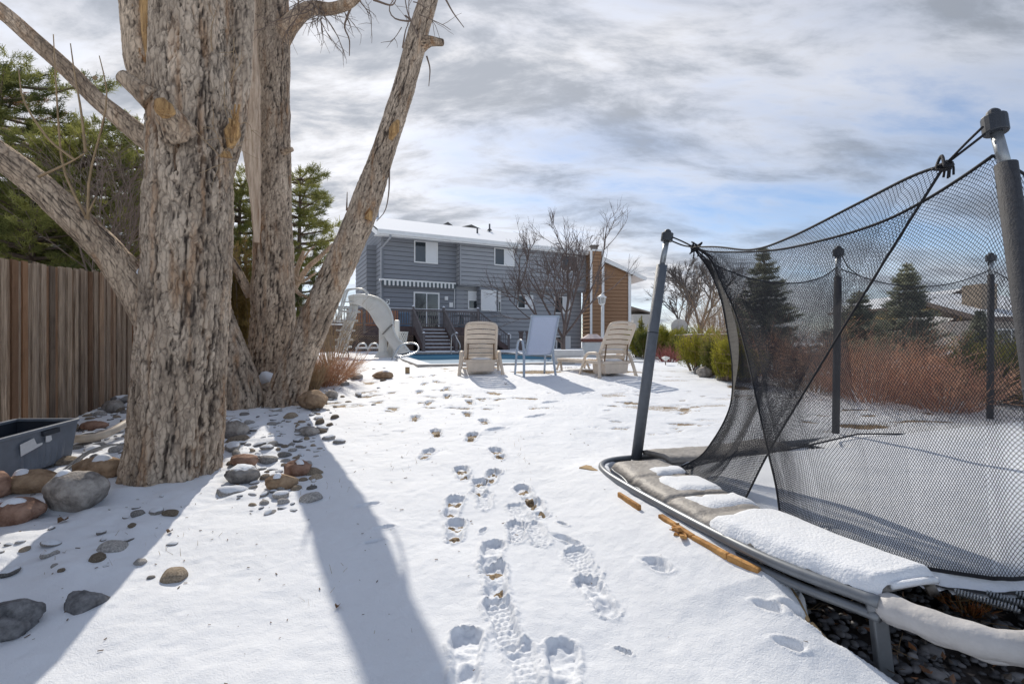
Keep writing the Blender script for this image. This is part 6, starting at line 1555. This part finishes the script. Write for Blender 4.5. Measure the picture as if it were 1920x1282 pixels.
    for pts in (Abot, Bbot, Wbot, Sbot, Tbot): rope(pts, .007)
    for pts in (Stop, Ttop, Utop, Wtop, Aleft): rope(pts, .005)
    rope([D(1843, 238, 1.6), D(1812, 268, 1.66), kR], .0042, 14); rope([D(1846, 252, 1.6), D(1815, 276, 1.66), kR], .0042, 14)
    rope([Lt + (.02, 0, .03), D(1278, 452, 3.5), kL], .006, 10); rope([Lt + (.02, 0, .0), D(1280, 460, 3.5), kL], .006, 10)
    rope([F1t + (.03, 0, .0), D(1590, 500, 4.3), Ttop[0] + (.25, .08, -.06)], .005, 10); rope([F2t - (.03, 0, .02), Ttop[-1]], .006, 6)
    rnd = np.random.default_rng(4)
    for c, s in ((kL, .030), (kR, .022)):
        m = MB(); m.tube(spline([c + rnd.normal(0, s * .7, 3) for _ in range(14)], 60), .0055, 5)
        for k in range(4): d = rnd.normal(0, .6, 3) * s; m.tube(spline([c, c + d + (s * .5, 0, -s * .5), c + d * 1.3 + (s * .4, 0, -s * 2.2)], 8), .004, 4)
        m.build('knot', ROPE, t, True)
trampoline()

def pit_bits():
    # timber edging beside the frame
    TM = mat('orange_timber', (.42, .19, .05), .8, .35, 9, .6, 30, stretch=(1, 1, 1), col2=(.62, .34, .12)); TM2 = mat('tan_timber', (.40, .28, .15), .8, .3, 9, .6, 30)
    def board(pts, w_, h_, mm, label, zz):
        m = MB(); P = [Zp(*p) for p in pts]
        for a, b in zip(P[:-1], P[1:]): m.bar(a + (0, 0, zz), b + (0, 0, zz), w_, h_)
        tag(m.build('timber_edging', mm, None, False, .006), label, 'timber')
    board([(1238, 962, .315), (1300, 1002, .31), (1365, 1036, .305), (1424, 1064, .295)], .030, .07, TM, 'long orange brown timber edging board between snow and trampoline frame', -.036)
    board([(1160, 921, .325), (1200, 946, .325)], .02, .05, TM, 'short sliver of red brown timber showing through the snow by the frame', -.026)
    board([(1092, 874, .32), (1140, 884, .32)], .09, .08, TM2, 'tan timber block in the hollow under the trampoline corner', -.035)
    board([(1472, 1080, .26), (1494, 1112, .24), (1514, 1152, .21), (1547, 1190, .175), (1622, 1238, .14), (1702, 1292, .11), (1762, 1345, .10)], .014, .07, TM2, 'thin timber edging strip along the rim of the gravel pit', -.045)
    m = MB(); rnd = np.random.default_rng(9)
    c = Zp(1272, 988, .31)
    for k in range(9): a = P2(c[:2] + rnd.normal(0, .025, 2), c[2] - .022 + rnd.uniform(0, .012)); m.bar(a, a + rnd.normal(0, 1, 3) * (.03, .05, .01), .018, .012)
    tag(m.build('splintered_wood', TM), 'splintered orange wood chips at the end of the timber board', 'timber')
    # pit floor: dark pebbles, bark and leaves, uncountable
    rnd = np.random.default_rng(12); V0 = []; 
    for k in range(5):
        bm = bmesh.new(); bmesh.ops.create_icosphere(bm, subdivisions=2, radius=1); q = np.array([v.co for v in bm.verts]); f = np.array([[v.index for v in p.verts] for p in bm.faces]); bm.free()
        q = q * (1 + .25 * fbm(q * 1.2 + k * 9, 2, k))[:, None] * np.array((1, .75, .5)); V0.append((q, f))
    Vs, Fs, tone, n0 = [], [], [], 0
    for k in range(4200):
        x, y = rnd.uniform(1.0, 3.2), rnd.uniform(.75, 2.6)
        if not inpoly(np.array([x]), np.array([y]), PIT)[0]: continue
        q, f = V0[int(rnd.integers(5))]; s = min(.036, rnd.lognormal(math.log(.0145), .35)); a = rnd.uniform(0, 6.28); R_ = np.array(((math.cos(a), -math.sin(a), 0), (math.sin(a), math.cos(a), 0), (0, 0, 1)))
        b = rnd.uniform(-.5, .5); R_ = R_ @ np.array(((1, 0, 0), (0, math.cos(b), -math.sin(b)), (0, math.sin(b), math.cos(b))))
        Vs.append((q * s) @ R_.T + (x, y, .048 + s * .35 + .012 * rnd.uniform())); Fs.append(f + n0); n0 += len(q); tone.append(np.full(len(q), rnd.uniform()))
    gm = mat('pebbles', (.09, .092, .10), .6, .4, 20, .2, 60, spec=.4); attr_mix(gm, 'tone', (.36, .35, .36), .25, 1.2)
    tag(npmesh('pebbles', np.concatenate(Vs), np.concatenate(Fs), gm, None, True, {'tone': np.concatenate(tone)}), 'dark grey pebbles covering the trampoline pit', 'gravel', None, 'stuff')
    m = MB(); tn = []
    for k in range(900):
        x, y = rnd.uniform(1.0, 3.0), rnd.uniform(.8, 2.6)
        if not inpoly(np.array([x]), np.array([y]), PIT)[0]: continue
        if rnd.uniform() > (1.0 if y > 1.45 - .1 * (x - 1.2) else .18): continue
        s = rnd.uniform(.008, .026); c = np.array((x, y, .075 + rnd.uniform(0, .022))); u = rnd.normal(0, 1, 3); u[2] *= .35; u /= np.linalg.norm(u); v = np.cross(u, rnd.normal(0, .4, 3) + (0, 0, 1)); v /= np.linalg.norm(v); n_ = np.cross(u, v)
        m.add([c - u * s, c - v * s * .5 + n_ * s * .2, c + u * s, c + v * s * .5 + n_ * s * .25], [(0, 1, 2), (0, 2, 3)]); tn += [rnd.uniform() ** 1.5] * 4
    lm = mat('leaf_litter', (.10, .08, .065), .85, .4, 30); attr_mix(lm, 'tone', (.38, .17, .075), .3, 1.0)
    tag(m.build('leaf_litter', lm, None, False, 0, {'tone': tn}), 'brown leaf litter and bark bits on the pit floor', 'leaves', None, 'stuff')
    m = MB()
    for k in range(60):
        x, y = rnd.uniform(1.1, 2.6), rnd.uniform(.9, 2.2)
        if inpoly(np.array([x]), np.array([y]), PIT)[0]: twigs(m, (x, y, .08), (rnd.normal(), rnd.normal(), .08), rnd.uniform(.06, .18), .0022, 1, rnd, .05)
    tag(m.build('fallen_twigs', TWIG2), 'thin fallen twigs among the pebbles', 'twigs', None, 'stuff')
    twig_bush('heath_plant', 'tiny red and yellow tipped plant growing in the pit under the net', 'plant', P2(Zp(1815, 1135, .08)[:2], .06), .13, .06, mat('heath_tips', (.20, .16, .03), .7, .3, 30, col2=(.62, .20, .08)), rnd, 45, .003)
pit_bits()
# ------------------------------------------------------------------ plants and the neighbourhood
def ground_pt(px, Y, dz=0): x = (px - CX) / F * Y; return (x, Y, float(base_z(x, Y)) + dz)

def planting():
    rnd = np.random.default_rng(31)
    hh = lambda ytop, Y: CAMH - (ytop - CY) / F * Y - float(base_z(0, Y))
    conifer('pine_tree', 'tall dark pine with reddish dead sprays at the left edge behind the fence', 'tree', ground_pt(-15, 9.0), hh(118, 9.0), 1.75, PINE, rnd, 'pine', .22, 24, 6, .085, .010, 150, 'pines behind the plank fence', .12, dead=.22)
    conifer('pine_tree', 'bright green bushy pine behind the fence, between the two big limbs', 'tree', ground_pt(165, 8.6), hh(262, 8.6), 1.35, PINE, rnd, 'pine', .15, 22, 6, .08, .010, 190, 'pines behind the plank fence', .10)
    conifer('pine_tree', 'thin dark pine behind the fence next to the big trunk', 'tree', ground_pt(258, 10.5), hh(225, 10.5), 1.0, PINE, rnd, 'pine', .2, 20, 5, .09, .010, 120, 'pines behind the plank fence', .09)
    conifer('pine_tree', 'low dense dark pine filling the gap above the fence at the far left', 'tree', ground_pt(60, 7.6), hh(350, 7.6), 1.15, PINE, rnd, 'pine', .15, 18, 6, .08, .010, 180, 'pines behind the plank fence', .09)
    conifer('pine_tree', 'yellow green pine between the big trunk and the straight trunk', 'tree', ground_pt(452, 9.5), hh(335, 9.5), .80, PINE, rnd, 'pine', .2, 20, 6, .085, .010, 190, 'pines behind the plank fence', .09)
    conifer('pine_tree', 'open pine with pompom sprays right of the straight trunk', 'tree', ground_pt(563, 10.5), hh(318, 10.5), .95, PINE, rnd, 'pine', .25, 18, 5, .10, .011, 110, 'pines behind the plank fence', .09)
    bush('golden_shrub', 'tall golden brown evergreen shrub between the trunks above the roots', 'shrub', ground_pt(458, 8.2), 1.0, hh(455, 8.2), DRYGOLD, rnd, 16000, .08, .009, 26)
    bush('golden_shrub', 'dark olive shrub hidden low behind the straight trunk', 'shrub', ground_pt(415, 8.8), 1.0, hh(520, 8.8), DRYGOLD, rnd, 9000, .08, .009, 20)
    bare_tree('bare_shrub', 'thin leafless sapling with a spray of twigs behind the fence', 'tree', ground_pt(190, 7.4), hh(205, 7.4), rnd, TWIG, 5, .03, .75, 3, None, None, .2, .4, (4, 6), .004)
    # orange shrub before the slide
    OR = mat('orange_stems', (.55, .27, .14), .9, .3, 8, col2=(.78, .50, .32))
    c = G(607, 722); twig_bush('dry_shrub', 'round shrub of fine orange brown dry stems beside the tan boulder', 'shrub', c, .74, .46, OR, rnd, 420, .0036, None, None, 1)
    c = G(586, 735); twig_bush('dry_shrub', 'small dark brown shrub between the leaning trunk and the orange one', 'shrub', c + (0, -.05, 0), .30, .42, TWIG2, rnd, 120, .004)
    c = ground_pt(622, 11.5); twig_bush('dry_shrub', 'straggly tan shrub behind the ladder of the slide', 'shrub', c, .8, 1.1, TWIG2, rnd, 60, .006, None, None, 2)
    # the many stemmed tree before the house
    bare_tree('ornamental_tree', 'many stemmed leafless ornamental tree in front of the grey house', 'tree', ground_pt(1056, 18.5), hh(392, 18.5), np.random.default_rng(14), mat('plum_bark', (.15, .115, .105), .85, .2, 9), 7, .085, 1.0, 4, None, None, .13, .50, (3, 5), .0042)
    # right hand border
    J = 'evergreens along the right border'
    for px, Y, w_, h_, mm, lab, n in ((1213, 14.2, 1.0, .86, JUNIPER, 'dark green juniper right of the turned lounger', 9000), (1247, 14.8, 1.0, 1.0, MUGO, 'yellow green juniper with rusty tips behind the tilted post', 9000), (1287, 14.0, 1.05, .86, JUNIPER, 'rust and green juniper below the pale round dish', 9000), (1272, 12.8, .7, .62, JUNIPER, 'small dark juniper behind the red stems', 6000)):
        bush('juniper', lab, 'shrub', ground_pt(px, Y), w_, h_, mm, rnd, n, .07, .011, 22, J)
    for px, py, wp_, hp_, lab in ((1305, 695, 52, 72, 'yellow green mugo pine at the left end of the row beside the net'), (1333, 704, 50, 72, 'dark green tall mugo pine in the middle of the row beside the net'), (1365, 713, 46, 84, 'bright yellow mugo pine touching the edge of the net'), (1398, 716, 60, 70, 'mugo pine just inside the net edge'), (1345, 690, 60, 70, 'mugo pine behind the front row, below the snowy lid')):
        c = G(px, py); k = c[1] / F; bush('mugo_pine', lab, 'shrub', c, wp_ * k * 1.45, hp_ * k * 1.08, MUGO if 'dark' not in lab else JUNIPER, rnd, 8500, .045, .008, 20, J)
    for px, Y, w_, h_, mm, lab in ((1198, 15.5, 1.2, 1.0, MUGO, 'yellow green juniper just right of the lounger back rest'), (1232, 16.2, 1.2, 1.05, JUNIPER, 'green juniper between the rusty one and the pale house'), (1310, 15.0, 1.3, .95, MUGO, 'yellow green juniper in front of the hot tub, behind the mugo row'), (1268, 15.6, 1.1, 1.0, MUGO, 'rusty yellow juniper left of the pale dish')):
        bush('juniper', lab, 'shrub', ground_pt(px, Y), w_, h_, mm, rnd, 9000, .07, .012, 22, J)
    RD = mat('red_stems', (.30, .09, .085), .7, .3, 8, col2=(.50, .19, .17)); twig_bush('red_twig_dogwood', 'red stemmed dogwood at the end of the snowy lawn', 'shrub', ground_pt(1254, 12.0), .62, .40, RD, rnd, 90, .006)
    twig_bush('red_twig_dogwood', 'second red stemmed shrub further back right of the round dish', 'shrub', ground_pt(1296, 16), .8, .75, RD, rnd, 60, .007)
    t = empty('path_light', 'little diamond shaped garden light before the red stems', 'garden light', ground_pt(1248, 10.5)); c = np.array(ground_pt(1248, 10.5)); m = MB(); m.tube([c, c + (0, 0, .16)], .012, 6); m.build('stake', TWIG, t)
    m = MB(); m.tube([c + (0, 0, .10), c + (0, 0, .17), c + (0, 0, .20)], [.02, .10, .03], 6); m.build('lamp', mat('frosted_plastic', (.65, .65, .64), .3, .05, 5), t)
    # dish, snowy lid
    t = empty('satellite_dish', 'pale grey round dish showing above the border shrubs', 'dish', ground_pt(1273, 19)); c = D(1273, 612, 19); m = MB(); m.tube([np.array(ground_pt(1273, 19)), c], .05, 6); m.build('mast', FRM_ := mat('dish_metal', (.42, .41, .40), .5, .08, 5), t)
    m = MB(); V = [c + (0, .08, 0)]
    for r_ in range(1, 5):
        for k in range(24): a = k * PI / 12; q = r_ / 4; V.append(c + (math.cos(a) * .33 * q, .08 - .12 * q * q, math.sin(a) * .30 * q))
    m.add(V, [(0, 1 + k, 1 + (k + 1) % 24) for k in range(24)] + [(1 + r_ * 24 + k, 25 + r_ * 24 + k, 25 + r_ * 24 + (k + 1) % 24, 1 + r_ * 24 + (k + 1) % 24) for r_ in range(3) for k in range(24)]); m.build('reflector', FRM_, t, True)
    BW = mat('brown_panel', (.10, .07, .055), .85, .25, 8); t = empty('hot_tub', 'brown panelled hot tub with a snow dusted lid behind the mugo pines', 'hot tub', ground_pt(1335, 13)); a, b = D(1302, 630, 13), D(1368, 655, 13)
    m = MB(); m.box(a[0], b[0] + .5, 13, 14.4, .6, D(0, 634, 13)[2]); m.build('body', BW, t); m = MB(); m.box(a[0] - .06, b[0] + .56, 12.94, 14.46, D(0, 634, 13)[2], D(0, 626, 13)[2]); m.build('lid', snow_on_top(mat('brown_lid', (.16, .11, .09), .7, .2, 6), .55), t, False, .03)
    # bare trees behind
    gt = mat('grey_brown_bark', (.15, .13, .12), .9, .2, 9)
    bare_tree('bare_tree', 'leafless tree with an upright trunk behind the hot tub', 'tree', ground_pt(1312, 27), hh(470, 27), rnd, gt, 4, .13, .5, 4, 'leafless trees behind the border', None, .25, .35, (4, 5), .0075)
    bare_tree('bare_tree', 'leafless tree leaning left behind the tilted net post', 'tree', ground_pt(1285, 29), hh(490, 29), rnd, gt, 3, .12, .7, 4, 'leafless trees behind the border', None, .2, .35, (4, 5), .0075)
    twig_bush('russet_tree', 'bushy russet tree just left of the net', 'tree', ground_pt(1352, 20), 1.9, hh(565, 20), mat('russet', (.34, .20, .15), .9, .3, 5, col2=(.46, .36, .22)), rnd, 150, .011, None, None, 2)
    # spruces seen through the net
    S_ = 'spruces beyond the trampoline'
    conifer('spruce_tree', 'broad dark spruce behind the overlapping net panels', 'tree', ground_pt(1432, 13), hh(462, 13), 1.02, SPRUCE, rnd, 'spruce', .06, 24, 9, .085, .013, 130, S_, .10, shape=.85)
    conifer('spruce_tree', 'pointed spruce in clear view between the two far net posts', 'tree', ground_pt(1700, 13.5), hh(492, 13.5), 1.0, SPRUCE, rnd, 'spruce', .06, 24, 9, .085, .013, 140, S_, .10, shape=.85)
    conifer('spruce_tree', 'smaller spruce behind the left one of the far net posts', 'tree', ground_pt(1610, 17), hh(545, 17), 1.25, SPRUCE, rnd, 'spruce', .06, 20, 8, .10, .016, 110, S_, .10, shape=.85)
    conifer('spruce_tree', 'slim spruce in front of the stone chimney of the ochre house', 'tree', ground_pt(1838, 17), hh(580, 17), .75, SPRUCE, rnd, 'spruce', .06, 18, 8, .09, .015, 110, S_, .08)
    # hedge of reddish twigs right behind the trampoline
    RT = mat('reddish_twigs', (.62, .28, .18), .9, .3, 5, col2=(.82, .52, .35)); RT2 = mat('brown_twigs', (.46, .30, .22), .9, .3, 5, col2=(.66, .48, .33)); k = 0
    spots = [(4.35, 6.9, 1.3, .95), (5.2, 7.3, 1.5, 1.0), (4.55, 6.05, 1.1, .85), (5.5, 6.35, 1.3, .95), (6.5, 7.0, 1.5, 1.0), (5.0, 5.55, .9, .75), (6.2, 6.0, 1.2, .85), (7.4, 6.9, 1.3, .95), (6.9, 7.9, 1.5, 1.1), (8.4, 7.8, 1.4, 1.05), (4.5, 8.3, 1.4, 1.0)]
    for x, y, w_, h_ in spots:
        twig_bush('twiggy_shrub', 'leafless reddish brown twiggy shrub in the hedge behind the trampoline', 'shrub', (x, y, float(base_z(x, y))), w_, h_ * (.70 if x < 5.4 else .40), RT if k % 3 else RT2, rnd, 190, .0042, 'twiggy hedge behind the trampoline', None, 1); k += 1
    bush('juniper', 'dark juniper mound behind the net at the right edge', 'shrub', (6.1, 5.75, .43), 1.5, .72, JUNIPER, rnd, 12000, .06, .010, 26, J); bush('juniper', 'low green juniper behind the right one of the far net posts', 'shrub', (6.9, 6.6, .5), 1.5, .8, JUNIPER, rnd, 10000, .06, .010, 24, J)
    # back fence; sunlight on the middle section is put into its tan colour
    TF = mat('sunlit_tan_boards', (.62, .36, .19), .85, .3, 5, .3, 30, stretch=(6, 6, .5)); BF = mat('brown_fence', (.30, .21, .15), .85, .3, 5, stretch=(6, 6, .5))
    for (a, b, mm, lab) in ((1480, 1690, BF, 'brown board fence behind the hedge, left of the sunlit boards'), (1690, 1815, TF, 'sunlit tan board fence section behind the hedge'), (1815, 2300, BF, 'brown board fence behind the hedge, running out of the photo at the right')):
        m = MB(); Y = 10.5; x0, x1 = (a - CX) / F * Y, (b - CX) / F * Y; n = int((x1 - x0) / .14)
        for i in range(n):
            x = x0 + i * .14; yy = Y + .12 * (x - x0) + (.02 if i % 2 else 0); m.box(x, x + .135, yy, yy + .02, .55, CAMH - .34 + rnd.uniform(-.02, .02) + (.1 if mm is BF else 0))
        tag(m.build('board_fence', mm), lab, 'fence')

def neighbours():
    OC = mat('ochre_wall', (.62, .43, .16), .85, .1, 3); ST = mat('stone_chimney', (.36, .29, .22), .9, .3, 5, .5, 8); RF = snow_on_top(mat('neighbour_roof', (.17, .13, .11), .9, .2, 6), .5, nscale=.8); CR = mat('cream_wall', (.52, .47, .42), .85, .08, 3)
    Y = 30.0; t = empty('ochre_house', 'ochre gabled house with snowy lower roof behind the pointed spruce', 'house', ground_pt(1800, Y)); px = lambda x, y, d=0: D(x, y, Y + d)
    m = MB(); q = [(1742, 700), (1846, 700), (1846, 566), (1808, 551), (1742, 578)]; n = len(q); V = [px(*p) for p in q]; V += [v + (0, 8, 0) for v in V]; m.add(V, [tuple(range(n))] + [(i, i + n, (i + 1) % n + n, (i + 1) % n) for i in range(n)]); m.build('wall', OC, t)
    m = MB()
    for a, b in (((1732, 576), (1808, 546)), ((1808, 546), (1854, 568))): A, B = px(*a, -.5), px(*b, -.5); m.hexa([A, B, B + (0, 9, 0), A + (0, 9, 0), A + (0, 0, .18), B + (0, 0, .18), B + (0, 9, .18), A + (0, 9, .18)])
    m.build('roof', RF, t)
    m = MB(); A, B = px(1742, 626, -3), px(1790, 604, -3); m.hexa([A, B, B + (0, 3, .5), A + (0, 3, .5)] + [v + (0, 0, .2) for v in (A, B, B + (0, 3, .5), A + (0, 3, .5))]); m.build('porch_roof', RF, t)
    m = MB(); a, b = px(1783, 690, -1.2), px(1800, 570, -1.2); m.box(a[0], b[0], a[1], a[1] + .7, .6, b[2]); m.build('chimney', ST, t)
    m = MB(); a, b = px(1803, 567, -.05), px(1813, 559, -.05); m.box(a[0], b[0], a[1] - .05, a[1], a[2], b[2]); m.build('window', GLASS, t)
    Y = 24.0; t = empty('cream_house', 'cream house with a tall ochre chimney and dark window at the right edge', 'house', ground_pt(1920, Y)); A, B = D(1848, 700, Y), D(2050, 600, Y)
    m = MB(); m.box(A[0], B[0], Y, Y + 8, .6, B[2]); m.build('wall', CR, t)
    m = MB(); P = [D(1838, 603, Y - .6), D(2060, 603, Y - .6), D(2060, 603, Y - .6) + (0, 5, 1.6), D(1838, 603, Y - .6) + (0, 5, 1.6)]; m.hexa(P + [v + (0, 0, .25) for v in P]); m.build('roof', RF, t)
    m = MB(); a, b = D(1870, 605, Y), D(1900, 528, Y); m.box(a[0], b[0], Y + .8, Y + 1.9, a[2] - .3, b[2]); m.build('chimney', ST, t)
    m = MB(); a, b = D(1868, 652, Y), D(1922, 616, Y); m.box(a[0], b[0], Y - .06, Y - .005, a[2], b[2]); wo = m.build('window', TRIM, t)
    for x0, x1 in ((1871, 1893), (1896, 1919)): m = MB(); a, b = D(x0, 649, Y), D(x1, 619, Y); m.box(a[0], b[0], Y - .07, Y - .058, a[2], b[2]); m.build('pane', GLASS, wo)
    # grey house roof behind the fence at the far left
    t = empty('neighbour_shed', 'weathered grey shed wall behind the pines at the left edge', 'shed', ground_pt(5, 12)); m = MB(); a, b = D(-60, 470, 12), D(22, 385, 12); m.box(a[0], b[0], 12, 14, .7, b[2]); m.build('wall', mat('grey_shed', (.16, .15, .15), .9, .2, 5, stretch=(1, 1, 6)), t); m = MB(); m.box(a[0] - .2, b[0] + .2, 11.8, 14.2, b[2], b[2] + .12); m.build('roof', RF, t)
planting(); neighbours()
